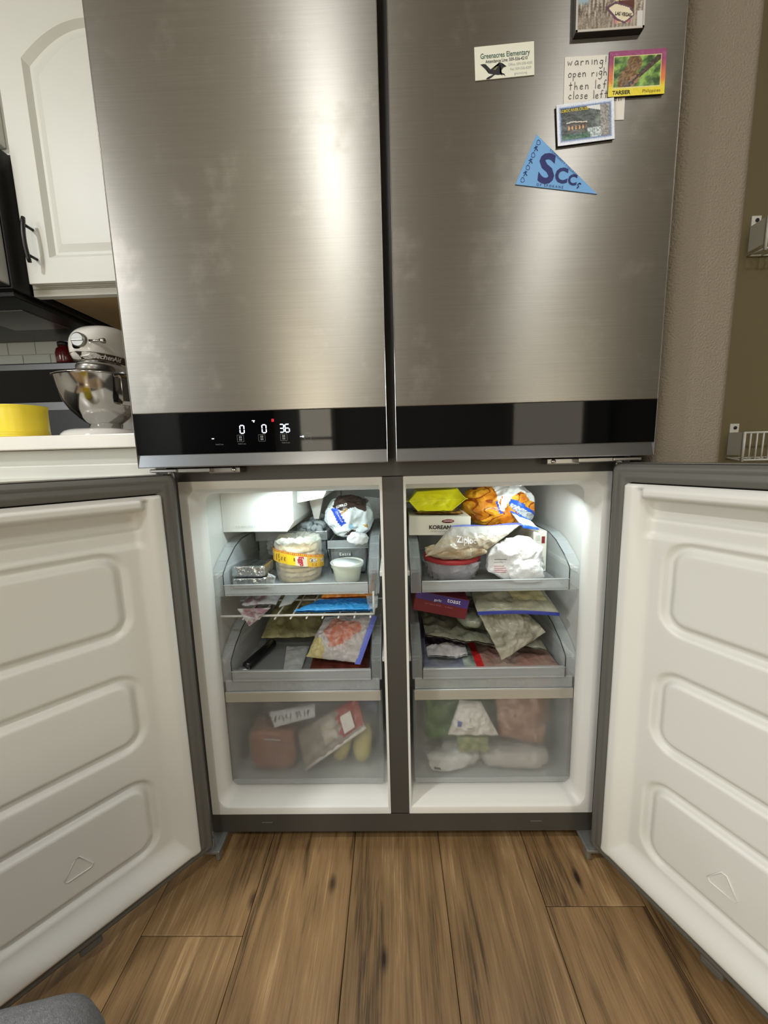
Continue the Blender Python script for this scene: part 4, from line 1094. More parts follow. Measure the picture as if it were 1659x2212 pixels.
def wtext(name, body, uc, vc, size, m, rot=-90, sx=1, bold=0, yo=0):
    a0 = radians(rot)
    def fn(a, b, t=0):
        p, q = a*cos(a0)-b*sin(a0), a*sin(a0)+b*cos(a0)
        u = uc+p/(.0585*radians(192)); v = vc-q/.030; x, y, z = wband(u, v); an = radians(-96+192*u)
        return Vector((x+sin(an)*.0006, y-cos(an)*.0006, z))
    return text(name, body, fn, size, m, bd, h=0, sx=sx, bold=bold)
wtext('band_lettering', 'Eggo', .600, .60, .0148, M_eggo, -84, sx=.80, bold=.035)
for k, body in enumerate(('Peel', 'This', 'Tape To', 'Reseal')): wtext('band_lettering', body, .408-.042*k, .60, .0068, M_brownink, -90, sx=.85, bold=.02)
for uc in (.125, .175, .73, .78, .86, .90): wtext('band_lettering', 'Press', uc, .80, .0042, M_brownink, -90, sx=.8)
G().grid(6, 6, lambda u, v: (lambda q, an: (q[0]+sin(an)*.0006, q[1]-cos(an)*.0006, q[2]))(wband(.515+.012*u, .40+.26*v), radians(-96+192*(.515+.012*u)))).out('band_mark', M_brownink, bd)

# clear box with a grey tag
eb = thing('food_box', 'clear dark-edged box with a grey handwritten tag behind the round cup', 'box', (-.1145, .26, FL1))
x0, x1, y0, y1, z1 = -.1650, -.0640, .184, .335, .663
g = G(); T_ = .006
for (a, b) in (((x0+T_, y0+.003), (x1-T_, y0+.003)), ((x0+T_, y1), (x1-T_, y1))):
    g.box(a[0], b[0], a[1], a[1]+.002, FL1+.001, z1)
for x in (x0+T_, x1-T_-.002): g.box(x, x+.002, y0+.003, y1, FL1+.001, z1)
g.box(x0+T_, x1-T_, y0+.003, y1, FL1, FL1+.003); g.out('box_walls', clear('smoky_box', (150, 156, 156), .34, .1, .4), eb)
G().box(x0, x1, y0-.003, y0+.004, z1-.0185, z1, .0015).out('box_rim', C_bar, eb)
G().tube([(x0+.0015, y0-.001, z1-.019), (x0+T_+.0018, y0+.0018, FL1+.008), (x0+T_+.006, y0+.0018, FL1+.0022), (x1-T_-.006, y0+.0018, FL1+.0022), (x1-T_-.0018, y0+.0018, FL1+.008), (x1-.0015, y0-.001, z1)], .0015, 6).out('box_edge', C_line, eb)
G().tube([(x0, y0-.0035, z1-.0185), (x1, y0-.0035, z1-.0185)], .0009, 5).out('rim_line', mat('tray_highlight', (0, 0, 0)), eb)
blob((-.1145, .262, .612), (.040, .055, .030), 31, .6, .6, .22, 26, 48, 32, zmin=FL1+.003).out('bag_inside', clear('inner_film', (206, 212, 212), .42, .15, .4, bump=(50, .8, .006, 4)), eb)
tg = G().box(-.1385, -.1065, y0-.0002, y0+.0028, .6215, .6345, .0005).out('tag', mat('grey_tag', (96, 100, 98), .5), eb)
text('tag_lettering', 'Extra', plane_fn((-.1225, y0-.0003, .6280), (1, 0, 0), (0, 0, 1), (0, -1, 0)), .0105, M_white_ink, tg, h=.0003, spacing=1.25)

# round deli cup
dc = thing('deli_cup', 'small round translucent deli cup of white food with a sunken lid', 'cup', (-.1125, .1360, FL1))
G().lathe([(.0285, 0), (.0292, .002), (.0345, .031), (.0375, .0335), (.0385, .042), (.0398, .0435), (.0392, .0450), (.0370, .0440), (.0362, .0355), (.0335, .031), (.0280, .003), (0, .003)], (-.1125, .136, FL1), 48).out('cup_body', clear('milky_cup', (238, 240, 224), .42, .2, .3), dc)
G().lathe([(0, .004), (.0275, .004), (.0325, .030), (0, .0302)], (-.1125, .136, FL1), 40).out('contents', mat('cream_food', (242, 240, 216), .7, vary=(50, (228, 224, 194), 3)), dc)
G().lathe([(0, .0360), (.030, .0362), (.0345, .0375), (.0372, .0432)], (-.1125, .136, FL1), 48, M=Matrix.Rotation(radians(4), 3, 'Y')).out('lid', mat('white_lid', (236, 240, 238), .3), dc)

# crumpled bag on top of the box: white, brown and blue print
def icecol(u, v):
    th = 2*pi*u; ph = -pi/2+pi*v; X = spow(cos(ph), .75)*spow(cos(th), .8); Z = spow(sin(ph), .75); fr_ = sin(th) < .35
    n = .10*noise.noise(Vector((X*3, Z*3, 4)))
    if fr_ and in_poly(X, Z, [(-.62, .50), (-.36, .60), (-.06, -.16), (-.28, -.32)]): return (36, 72, 186)
    if in_poly(X+n, Z+n, [(-.62, .72), (-.45, 1.2), (.3, 1.2), (.80, .78), (.72, .34), (.35, .62), (.08, .52), (-.1, .40), (-.30, .42)]): return (66, 50, 42)
    if in_poly(X+n, Z, [(-.15, -.74), (.12, -.46), (.40, -.60), (.2, -.80)]): return (58, 40, 32)
    if in_poly(X, Z, [(.02, -.22), (.2, -.2), (.3, -.42), (.1, -.45)]): return (168, 206, 230)
    if in_poly(X, Z, [(.70, -.28), (.86, -.30), (.84, -.42), (.72, -.40)]): return (196, 150, 70)
    return (226, 234, 234)
ib = thing('plastic_bag', 'crumpled white ice-cream bag with brown and blue print lying on the clear box', 'bag', (-.107, .235, .664))
ibm = blob((-.1135, .240, .7135), (.0555, .056, .0485), 12, .75, .8, .20, 20, 130, 96, zmin=.6660, col=icecol).out('bag_body', M_bagp, ib)
blob((-.0860, .1640, .6720), (.023, .0125, .0135), 14, .8, .8, .3, 40, 48, 32).out('bag_flap', M_bag, ib)
pouch([(-.075, .25, .765), (-.034, .26, .758), (-.034, .27, .705), (-.06, .25, .700)], .006, 15, .005, 40, 24, 20).out('clear_end', clear('clear_wrap', (0, 0, 0), .2), ib)
decal('print_lettering', 'cream', [ibm], -.126, .7490, .0115, M_white_ink, 196, bold=.02)
decal('print_lettering', 'ice', [ibm], -.092, .7400, .0100, M_white_ink, 166)
decal('print_lettering', 'VANILLA', [ibm], -.1310, .7205, .0068, M_white_ink, -62)
for k in range(4): stripe('gold_stripe', [(-.1280+k*.0042, .728+k*.0028), (-.1245+k*.0042, .738+k*.0028)], [ibm], .0011, mat('gold_ink', (206, 160, 84), .5), ib)

# ---- wire shelf
SH = .5250
def purp(u, v):
    n = noise.noise(Vector((u*4, v*4, 3))); return mixc((160, 124, 132), (206, 204, 204), ss(-.1, .35, n+.5*abs(u-.5)+.6*(v-.4)))
pt_ = thing('meat_bag', 'clear bag of purplish meat with a corner hanging over the wire shelf edge', 'bag', (-.32, .14, .53))
pouch([(-.366, .225, .556), (-.272, .225, .556), (-.268, .070, .5440), (-.345, .070, .5440)], .0100, 21, .004, 34, 52, 40, col=purp, edge=.0012).out('bag_body', C_tint, pt_)
pouch([(-.350, .0575, .5420), (-.275, .0575, .5430), (-.3010, .0530, .5200), (-.3240, .0500, .5040)], .0025, 22, .003, 50, 30, 24, col=purp, edge=.0008).out('bag_corner', C_tint, pt_)
o = pouch([(-.258, .26, .562), (-.190, .26, .562), (-.2360, .076, .543), (-.2620, .070, .539)], .0080, 22, .003, 26, 44, 32).out('frosted_bag', C_frost); tag(o, 'frosted pale bag with a rounded edge on the wire shelf', 'bag')
def blue(u, v):
    n = noise.noise(Vector((u*22, v*16, 3))); return mixc((38, 108, 172), (60, 152, 214), ss(.45, .6, v)*1.0+.35*n)
bp = thing('ice_pack', 'bright blue flat frozen pack at the front of the wire shelf', 'ice pack', (-.145, .12, SH))
pouch([(-.180, .118, .5340), (-.052, .118, .5350), (-.050, .0640, .5305), (-.228, .0640, .5295)], .0032, 23, .0016, 60, 60, 36, p=.3, col=blue, edge=.002).out('pack_body', mat('blue_pack_film', (40, 110, 180), .18, bump=(120, .7, .003, 4), attr=True), bp)
pouch([(-.068, .116, .543), (-.040, .118, .543), (-.040, .068, .536), (-.060, .062, .531)], .002, 24, .003, 60, 20, 20).out('clear_edge', clear('clear_wrap', (0, 0, 0), .2), bp)
def orng(u, v): return mixc((196, 108, 34), (226, 146, 60), .5+.8*noise.noise(Vector((u*20, v*8, 5))))
o = pouch([(-.178, .25, .5480), (-.052, .25, .5480), (-.054, .127, .5360), (-.176, .127, .5355)], .0050, 25, .002, 50, 44, 28, p=.3, col=orng, edge=.002).out('ice_pack', M_bagp); tag(o, 'orange-brown flat frozen pack lying behind the blue one on the wire shelf', 'ice pack')
o = G().grid(10, 6, lambda u, v: (-.098+.030*u+.004*v, .066+.03*v, .568-.010*v*(1-u*.6)+.001*sin(u*5))).out('paper_slip', M_paper); tag(o, 'small white paper slip sticking out under the top tray over the blue pack', 'paper')

# ---- second tray
FL2 = .3760
def pale(u, v):
    n = noise.noise(Vector((u*5, v*3, 1.5))); return mixc((128, 124, 84), (196, 190, 140), .55+.8*n)
o = pouch([(-.345, .345, .462), (-.185, .345, .466), (-.196, .200, .402), (-.356, .200, .400)], .020, 27, .004, 26, 60, 44, col=pale, edge=.001).out('dumpling_bag', C_print); tag(o, 'pale yellow-green bag of lumpy dumplings lying in the middle tray', 'bag')
t = thing('wrapped_tube', 'short black tube with a clear twisted end on the middle tray floor', 'tube', (-.338, .13, FL2))
pA, pB = Vector((-.3535, .082, FL2+.0125)), Vector((-.3240, .200, FL2+.0125))
G().tube([pA, pA+(pB-pA)*.04, pB*.96+pA*.04, pB], [.008, .0115, .0115, .008], 20).out('tube_body', mat('black_wrap', (22, 22, 24), .2, bump=(60, .4, .003, 3)), t)
blob(pA-Vector((.002, .005, .003)), (.012, .008, .007), 41, .8, .8, .3, 60, 28, 20).out('twisted_end', M_foil, t)
def sal(u, v):
    n = noise.noise(Vector((u*4.5+2, v*4.5, 2))); n2 = noise.noise(Vector((u*12, v*12, 7)))
    c = (188, 184, 180)
    d = sqrt(((u-.50)/.32)**2+((v-.42)/.36)**2)
    if d+.5*n < .95: c = mixc((196, 116, 92), (206, 160, 146), .5+n2)
    d2 = sqrt(((u-.14)/.20)**2+((v-.80)/.22)**2)
    if d2+.5*n < 1: c = mixc((206, 196, 140), (178, 164, 110), .5+n2)
    return c
zb = thing('zip_bag', 'zip bag of orange fish chunks leaning in the middle tray, blue zip towards the mullion', 'bag', (-.13, .11, FL2))
C4 = [(-.172, .150, .478), (-.048, .112, .497), (-.088, .070, .4000), (-.212, .088, .4095)]
pouch(C4, .017, 29, .006, 30, 60, 46, col=sal, edge=.001).out('bag_body', clear('salmon_film', (200, 200, 200), .62, .12, .3, bump=(46, .9, .007, 4), attr=True), zb)
G().grid(4, 24, lambda u, v: tuple(Vector(C4[1])*(1-v)+Vector(C4[2])*v+Vector((-.008+.013*u, -.004-.003*u, .001))+Vector((0, -.003*sin(pi*v), 0)))).out('zip_strip', clear('blue_zip', (92, 104, 190), .75, .2, .2), zb)
def dred(u, v): return mixc((62, 26, 20), (104, 48, 36), .5+.9*noise.noise(Vector((u*6, v*6, 3))))
o = pouch([(-.215, .330, .392), (-.066, .330, .388), (-.066, .066, .386), (-.200, .066, .386)], .0060, 30, .002, 30, 44, 30, p=.3, col=dred, edge=.001).out('meat_pack', C_print); tag(o, 'flat dark red meat pack on the middle tray floor under the zip bag', 'pack')
o = pouch([(-.285, .185, .3835), (-.225, .185, .3835), (-.222, .070, .3835), (-.262, .070, .3835)], .0035, 33, .002, 30, 24, 24).out('frosted_bag', C_frost); tag(o, 'thin frosted bag on the middle tray floor beside the dark red pack', 'bag')

# ---- bottom drawer
FL3 = .1175
mp_ = thing('meat_pack', 'reddish block of ground meat standing in the bottom drawer', 'pack', (-.300, .11, FL3))
blob((-.3060, .108, .171), (.054, .034, .050), 51, .35, .35, .05, 24, 56, 44, zmin=FL3).out('meat', mat('ground_meat', (172, 104, 80), .5, vary=(22, (146, 84, 64), 4)), mp_)
blob((-.3060, .108, .1725), (.0570, .0365, .053), 52, .4, .4, .10, 26, 56, 44, zmin=FL3).out('film', C_film, mp_)
G().grid(6, 4, lambda u, v: (-.318+.040*u, .0655-.0005*u, .211+.003*v+.001*sin(u*6))).out('film_crease', M_bag, mp_)
nb = thing('labelled_bag', 'slim white labelled bag lying across the top of the bottom drawer', 'bag', (-.255, .11, .24))
C4 = [(-.308, .086, .2690), (-.200, .096, .2830), (-.196, .080, .2600), (-.292, .072, .2400)]
pouch(C4, .004, 53, .002, 40, 40, 20, edge=.001).out('bag_body', mat('frosty_white', (206, 210, 210), .5, bump=(60, .3, .003, 3)), nb)
g = G(); fnb = lambda a, b: Vector(C4[0])*(1-a)*(1-b)+Vector(C4[1])*a*(1-b)+Vector(C4[2])*a*b+Vector(C4[3])*(1-a)*b+Vector((0, -.0062, .0012))
rnd = random.Random(9)
for k in range(9):
    a = .10+.085*k+(.06 if k > 4 else 0); q = [(a+rnd.uniform(-.02, .04), .22+rnd.uniform(0, .5)) for _ in range(4)]; g.tube([fnb(*p) for p in q], .0007, 5)
g.out('handwriting', M_pencil, nb, kind='stuff')
tp = thing('meat_tray', 'film-wrapped meat tray with a red and white label leaning in the bottom drawer', 'tray', (-.165, .10, .13))
C4 = [(-.248, .100, .206), (-.098, .100, .296), (-.076, .068, .2400), (-.2225, .068, .1320)]
def trc(u, v):
    n = noise.noise(Vector((u*6, v*5, 8)))
    if u+.15*n > .66 and v < .86: return mixc((178, 62, 56), (150, 40, 40), .5+n)
    if .40 < u < .60 and .2 < v < .75: return (198, 188, 172)
    return mixc((150, 140, 128), (176, 168, 158), .5+n)
tb = pouch(C4, .009, 55, .003, 30, 60, 36, p=.35, col=trc, edge=.002).out('wrapped_meat', C_print, tp)
V4 = [Vector(q) for q in C4]; bil = lambda a, b, d=0: (V4[0]*(1-a)+V4[1]*a)*(1-b)+(V4[3]*(1-a)+V4[2]*a)*b+Vector((0, -.014-d, .004))
G().grid(8, 8, lambda u, v: tuple(bil(.70+.17*u, .22+.52*v))).out('price_label', M_paper, tp)
G().tube([V4[3]+Vector((0, -.003, .003)), V4[2]+Vector((0, -.003, .003))], .0042, 8).out('tray_rim', mat('white_foam', (222, 216, 208), .7), tp)
def yellowlump(cx, cy, cz, r, tilt, seed, label):
    o = blob((cx, cy, cz), r, seed, .95, .95, .10, 22, 40, 30, rot=Matrix.Rotation(radians(tilt), 3, 'Y')).out('food_parcel', mat('pale_yellow_food', (206, 194, 132), .6, vary=(24, (180, 168, 110), 3), sub=.2)); return tag(o, label, 'parcel', 'pale yellow parcels in the bottom drawer')
yellowlump(-.140, .108, .160, (.021, .020, .036), 22, 61, 'smaller pale yellow oblong frozen parcel beside the meat tray in the drawer')
yellowlump(-.088, .105, .172, (.023, .022, .048), 8, 62, 'larger pale yellow oblong frozen parcel against the mullion side of the drawer')
def navy(u, v): return mixc((66, 76, 128), (150, 154, 170), .5+1.3*noise.noise(Vector((u*4, v*4, 3))))
o = pouch([(-.110, .17, .320), (-.050, .16, .318), (-.050, .11, .250), (-.090, .12, .255)], .012, 63, .006, 36, 32, 30, col=navy).out('tinted_bag', C_tint); tag(o, 'crumpled blue-tinted bag in the top corner of the drawer behind the meat tray', 'bag')
def greyp(u, v): return mixc((126, 124, 128), (176, 176, 176), .5+1.2*noise.noise(Vector((u*5, v*5, 6))))
o = pouch([(-.370, .20, .315), (-.120, .21, .318), (-.130, .185, .215), (-.360, .185, .215)], .012, 64, .008, 26, 60, 40, col=greyp).out('grey_bag', C_tint); tag(o, 'wide greyish frosty bag behind the meat block in the bottom drawer', 'bag')

# ---- compartment at the pantry side, top tray
bb = thing('bowl', 'lidded bowl of dark food wrapped in clear film, red lid', 'bowl', (.1385, .157, FL1))
BC = (.1385, .157, FL1)
G().lathe([(.042, 0), (.050, .002), (.059, .022), (.0625, .045), (.060, .045), (.056, .022), (.047, .006), (0, .005)], BC, 48).out('bowl_body', clear('glass_bowl', (190, 186, 196), .3, .06, .4), bb)
G().lathe([(0, .006), (.046, .006), (.055, .022), (.0585, .040), (0, .043)], BC, 40).out('contents', mat('dark_purple_food', (58, 48, 66), .5, vary=(40, (84, 74, 92), 3)), bb)
G().lathe([(.0600, .0425), (.0645, .0420), (.0672, .0440), (.0676, .0520), (.0655, .0545), (.0625, .0545), (.060, .0515), (0, .0515)], BC, 56).out('lid', mat('red_rubber_lid', (176, 54, 58), .45), bb)
def wrapf(u, v):
    a = 2*pi*u; r = .0665-.012*v; q = Vector((cos(a)*2, sin(a)*2, v)); k = 1+.06*ridge(q, 1.6, 3)
    return (BC[0]+r*k*cos(a), BC[1]+r*k*sin(a), BC[2]+.044-.041*v)
G().grid(90, 26, wrapf, closeu=True).out('film_wrap', clear('bowl_wrap', (222, 222, 224), .26, .12, .4, bump=(60, .9, .006, 4), vary=(26, 1.1)), bb)

zg = thing('zip_bag', 'large zip bag of beige food draped over the red-lidded bowl', 'bag', (.18, .15, .632))
C4 = [(.1300, .1160, .7040), (.3060, .166, .6970), (.2080, .098, .6540), (.0680, .080, .6460)]
def beig(u, v):
    n = noise.noise(Vector((u*5, v*5, 2))); n2 = noise.noise(Vector((u*16, v*16, 5))); c = mixc((196, 190, 174), (158, 138, 104), .25+.5*n+.3*n2+.4*ss(.6, 1, v))
    return mixc(c, (190, 190, 184), ss(.55, .2, v))
zgb = pouch(C4, .026, 71, .0055, 17, 100, 76, p=.45, col=beig, edge=.001, back=.25).out('bag_body', clear('beige_bag_film', (200, 200, 200), .88, .18, .2, bump=(50, .8, .006, 4), attr=True), zg)
def lumps(u, v): n = noise.noise(Vector((u*14, v*9, 2))); return mixc((198, 188, 164), (156, 132, 96), .45+.9*n)
blob((.1360, .100, .6520), (.062, .022, .0165), 72, .9, .9, .22, 26, 70, 44, zmin=.6340, col=lumps).out('bag_belly', MATS['beige_bag_film'], zg)
G().grid(40, 4, lambda u, v: tuple(Vector(C4[0])*(1-u)+Vector(C4[1])*u+Vector((0, -.002-.002*v, .003-.006*v+.002*sin(u*9))))).out('zip_strip', clear('blue_zip', (92, 104, 190), .75), zg)
decal('print_lettering', 'Ziploc', [zgb], .1600, .6800, .0190, M_white_ink, -4, bold=.03, sx=.85, off=.0022)
decal('print_lettering', 'FREEZER', [zgb], .2250, .6830, .0080, M_white_ink, -4, sx=.9)

pb = thing('pastry_box', 'tall white carton with a red logo standing at the outer side of the top tray', 'carton', (.352, .26, FL1))
MX = Matrix.Translation((.3535, .168, 0)) @ Matrix.Rotation(radians(2), 4, 'Z')
pbx = G().box(-.0165, .0165, 0, .19, FL1+.0005, .6790, .0008, 1).xf(MX).out('carton', M_box, pb)
bfn = lambda a, b, t=0: MX @ Vector((a, -.0006-t, b))
r9 = radians(78)
text('carton_lettering', 'Pastry', lambda a, b, t=0: bfn(-.0015+a*cos(r9)-b*sin(r9), .6030+a*sin(r9)+b*cos(r9)), .0155, M_ink, pbx, h=0, bold=.01)
G().grid(8, 4, lambda u, v: tuple(bfn(.0035+.008*u, .666-.017*v))).out('carton_logo', mat('dark_red_ink', (128, 34, 40), .5), pbx)
for k in range(4): G().grid(2, 2, lambda u, v: tuple(bfn(-.0110+.0105*u, .668-k*.0035-.0012*v))).out('carton_line', M_grey_ink, pbx)

wbg = thing('plastic_bag', 'crumpled white carrier bag bulging between the red-lidded bowl and the carton', 'bag', (.276, .145, FL1))
wb1 = blob((.2770, .1190, .6235), (.0590, .030, .0445), 73, .8, .8, .30, 15, 140, 100, zmin=FL1+.003).out('bag_body', M_bag, wbg)
blob((.296, .096, .605), (.032, .016, .026), 74, .8, .8, .35, 24, 60, 44, zmin=FL1+.003).out('bag_fold', M_bag, wbg)
for k, (z, m, w) in enumerate(((.6310, M_ink, .036), (.6235, M_grey_ink, .026), (.6150, M_red_ink, .030), (.6105, M_red_ink, .036), (.6060, M_red_ink, .038), (.6015, M_red_ink, .036))):
    stripe('bag_print_line', [(.2250, z), (.2250+w*.85, z+.0015)], [wb1], .0005, m, wbg)

kb = thing('carton', 'cream carton of filled pancakes lying across the tray under a yellow pouch', 'carton', (.125, .23, .682))
MX = Matrix.Translation((.036, .137, .6825)) @ Matrix.Rotation(radians(1.5), 4, 'Y')
kbx = G().box(0, .143, 0, .155, 0, .0450, .0008, 1).xf(MX).out('carton_body', M_box, kb)
kf = lambda a, b, t=0: MX @ Vector((a, -.0006-t, b))
text('carton_lettering', 'KOREAN', lambda a, b, t=0: kf(.0720+a, .0190+b), .0128, M_ink, kbx, h=0, bold=.03)
text('carton_lettering', 'SWEET RED BEAN', lambda a, b, t=0: kf(.0720+a, .0098+b), .0052, M_grey_ink, kbx, h=0, bold=.01)
G().lathe([(0, 0), (.0145, 0), (.0145, .0003), (0, .0003)], (0, 0, 0), 30, M=Matrix.Rotation(radians(90), 3, 'X') @ Matrix.Diagonal((1, .30, 1))).xf(Matrix.Translation(kf(.0905, .0340))).out('carton_logo', mat('dark_red_ink', (0, 0, 0)), kbx)
text('carton_lettering', 'ORIGINAL', lambda a, b, t=0: kf(.0905+a, .0340+b, .0006), .0046, M_white_ink, kbx, h=0)

def gold(u, v):
    n = noise.noise(Vector((u*9, v*5, 3))); return mixc((64, 40, 22), (214, 156, 84), .5+1.3*n)
o = pouch([(.050, .275, .7300), (.168, .275, .7275), (.165, .150, .7285), (.052, .150, .7315)], .0008, 75, .0004, 60, 40, 24, p=.3, col=gold, edge=.0008).out('flat_pouch', M_bagp); tag(o, 'flat brown and gold food pouch on the cream carton under the yellow pouch', 'pouch')

yp = thing('pouch', 'bright yellow gusseted pouch lying on the cream carton', 'pouch', (.105, .22, .7345))
hexo = [(.0385, .7600), (.0570, .7820), (.1530, .7860), (.1720, .7625), (.1390, .7350), (.0590, .7355)]
M_yel = mat('yellow_pouch_film', (222, 218, 22), .28, bump=(40, .4, .006, 4))
cen = (.105, .7605); yF = .160
g = G(); ring0 = []; per = []
for i in range(6):
    a, b = hexo[i], hexo[(i+1) % 6]
    for k in range(8): per.append((a[0]+(b[0]-a[0])*k/8, a[1]+(b[1]-a[1])*k/8))
def ypf(u, v):
    i = u*len(per); p = per[int(i) % len(per)]; 
    if v < .5:
        t = v/.5; x, z = cen[0]+(p[0]-cen[0])*t, cen[1]+(p[1]-cen[1])*t
        # a fold line runs across from corner to corner
        yy = yF + .010*(1-abs(z-.7605)/.026)*(1-t**6) + .0022*ridge(Vector((x, 0, z)), 40, 2)*(1-t**4)
        return (x, yy, z)
    t = (v-.5)/.5; sc_ = 1-.06*sin(pi*t*.5); x, z = cen[0]+(p[0]-cen[0])*sc_, cen[1]+(p[1]-cen[1])*sc_
    return (x, yF+.11*t, max(.7352, z)+.0016*ridge(Vector((x, t*.1, z)), 40, 2))
g.grid(len(per), 28, ypf, closeu=True); g.out('pouch_body', M_yel, yp, angle=50)
for i in (0, 3):
    a = hexo[i]; s_ = -1 if i == 0 else 1
    G().box(min(a[0], a[0]+s_*.006), max(a[0], a[0]+s_*.006), yF, yF+.10, a[1]-.0006, a[1]+.0006).out('seal_fin', M_yel, yp)
G().tube([(x, yF-.0004, z) for x, z in hexo], .0009, 6, closed=True).out('pouch_seam', mat('yellow_seam', (206, 204, 40), .4), yp)

def nug(u, v):
    th = 2*pi*u; ph = -pi/2+pi*v; X = spow(cos(ph), .8)*spow(cos(th), .85); Z = spow(sin(ph), .8); n = noise.noise(Vector((X*2.6, Z*2.6, 4))); n2 = noise.noise(Vector((X*7, Z*7, 9)))
    base = mixc((196, 104, 20), (246, 184, 52), .55+.9*n+.35*n2)
    if abs(n) < .05: base = (150, 70, 20)
    P = lambda *pts: [((x-1005)/405, (320-y)/265) for x, y in pts]
    if sin(th) < .5:
        if in_poly(X, Z, P((1075, 215), (1140, 235), (1290, 325), (1405, 430), (1440, 560), (1290, 600), (1250, 480), (1060, 290))):
            if in_poly(X, Z, P((1090, 262), (1360, 425), (1395, 520), (1290, 500), (1075, 300))): return (216, 222, 226) if int((X*3+Z*9)*6) % 3 else (120, 128, 140)
            return (40, 92, 200)
        if in_poly(X, Z, P((905, 240), (930, 235), (960, 350), (1010, 400), (960, 410))): return (60, 84, 190)
        if in_poly(X, Z, P((900, 40), (1060, 40), (1000, 150), (945, 250), (1000, 370), (950, 395), (930, 240), (930, 130))): return (232, 232, 228)
        if in_poly(X, Z, P((1010, 40), (1260, 40), (1420, 240), (1430, 420), (1390, 300), (1200, 140), (1090, 190), (1040, 280), (1010, 390), (960, 330), (980, 210))): return (234, 234, 230)
    elif X > .3: return (228, 228, 224)
    return base
ob = thing('food_bag', 'orange and white printed bag of breaded nuggets with a blue edge', 'bag', (.27, .25, .683))
ob1 = blob((.2720, .252, .7345), (.0850, .062, .0520), 77, .8, .85, .15, 17, 240, 160, zmin=.6830, col=nug).out('bag_body', M_bagp, ob)
def strp(u, v):
    return (232, 234, 236) if .25 < v < .75 and int(u*60) % 2 else ((210, 214, 218) if .2 < v < .8 else (44, 96, 206))
pouch([(.2850, .196, .7280), (.3300, .176, .7060), (.3480, .160, .6840), (.3120, .168, .6870)], .003, 78, .003, 50, 40, 20, col=strp).out('bag_end', M_bagp, ob)
blob((.352, .262, .728), (.014, .016, .026), 79, .9, .9, .25, 40, 30, 24).out('clear_tail', C_film, ob)

# ---- second tray
tx = thing('carton', 'dark red and purple garlic bread carton tilted in the middle tray', 'carton', (.10, .12, .49))
BL, ux, uz = Vector((.0385, .084, .5215)), Vector((.975, .0, -.215)).normalized(), Vector((.215, .0, .975)).normalized()
MX = Matrix((ux, Vector((0, 1, 0)), uz)).transposed().to_4x4(); MX.translation = BL
txb = G().box(0, .1225, 0, .15, 0, .0460, .0008, 1).xf(MX).out('carton_body', mat('maroon_carton', (98, 26, 34), .4), tx)
tfn = lambda a, b, t=0: MX @ Vector((a, -.0006-t, b))
G().grid(10, 4, lambda u, v: tuple(tfn(.002+.119*u, .0455-.016*v-.004*u*v))).out('carton_panel', mat('purple_carton_print', (62, 44, 112), .4), txb)
text('carton_lettering', 'toast', lambda a, b, t=0: tfn(.088+a, .0375+b, .0003), .0150, M_white_ink, txb, h=0)
text('carton_lettering', 'garlic', lambda a, b, t=0: tfn(.052+a, .0330+b, .0003), .0080, M_white_ink, txb, h=0)
text('carton_lettering', 'our extra thick     6 slices', lambda a, b, t=0: tfn(.056+a, .0215+b, .0003), .0062, mat('faded_pink_ink', (160, 96, 104), .5), txb, h=0)
def ggrey(u, v): return mixc((104, 106, 90), (146, 146, 126), .5+1.1*noise.noise(Vector((u*5, v*5, 4))))
o = pouch([(.062, .34, .452), (.352, .34, .446), (.348, .090, .4150), (.070, .086, .4560)], .012, 81, .006, 22, 70, 50, p=.35, col=ggrey, edge=.0015).out('flat_bag', clear('grey_green_film', (200, 200, 200), .82, .16, .2, bump=(40, .9, .007, 4), attr=True)); tag(o, 'broad grey-green folded bag lying across the middle tray', 'bag')
o = blob((.178, .135, .4780), (.032, .040, .0165), 82, .85, .85, .12, 20, 44, 34).out('frosted_lump', clear('frosty_green', (134, 138, 120), .86, .2, .2, bump=(40, .5, .006, 4))); tag(o, 'frosted grey-green lump beside the tilted maroon carton', 'parcel')
zt = thing('zip_bag', 'zip bag of pale bread with a blue zip edge under the top tray', 'bag', (.275, .16, .50))
C4 = [(.185, .27, .555), (.362, .27, .555), (.364, .074, .5110), (.183, .074, .5165)]
def bread(u, v):
    if .50 < u < .93 and .12 < v < .82: return mixc((190, 178, 124), (206, 196, 150), .5+noise.noise(Vector((u*12, v*9, 3))))
    return mixc((140, 138, 118), (164, 160, 136), .5+noise.noise(Vector((u*5, v*5, 1))))
pouch(C4, .012, 83, .003, 26, 56, 40, p=.4, col=bread, edge=.001).out('bag_body', C_print, zt)
G().grid(40, 4, lambda u, v: tuple(Vector(C4[3])*(1-u)+Vector(C4[2])*u+Vector((0, -.003-.001*v, .003-.008*v+.004*sin(pi*u)*1.0)))).out('zip_strip', clear('dark_blue_zip', (44, 58, 150), .85, .2, .1), zt)
def gg2(u, v): return mixc((132, 130, 112), (176, 172, 154), .5+1.2*noise.noise(Vector((u*4, v*4, 8)))+.25*(v-.5))
o = pouch([(.186, .080, .5110), (.300, .140, .5020), (.346, .096, .4560), (.2360, .062, .4080)], .008, 84, .005, 26, 56, 44, col=gg2, edge=.001).out('folded_bag', clear('folded_film', (200, 200, 200), .86, .12, .2, bump=(44, .9, .007, 4), attr=True)); tag(o, 'shiny folded clear bag hanging point-down below the blue zip edge', 'bag')
def dpur(u, v): return mixc((40, 30, 44), (86, 72, 92), .5+noise.noise(Vector((u*5, v*5, 3)))) if v < .82 else (188, 186, 186)
o = pouch([(.070, .30, .420), (.170, .30, .418), (.165, .088, .4040), (.072, .080, .4080)], .006, 85, .006, 30, 48, 36, col=dpur, edge=.002).out('dark_bag', M_bagp); tag(o, 'dark purple bag with a pale torn edge low in the middle tray', 'bag')
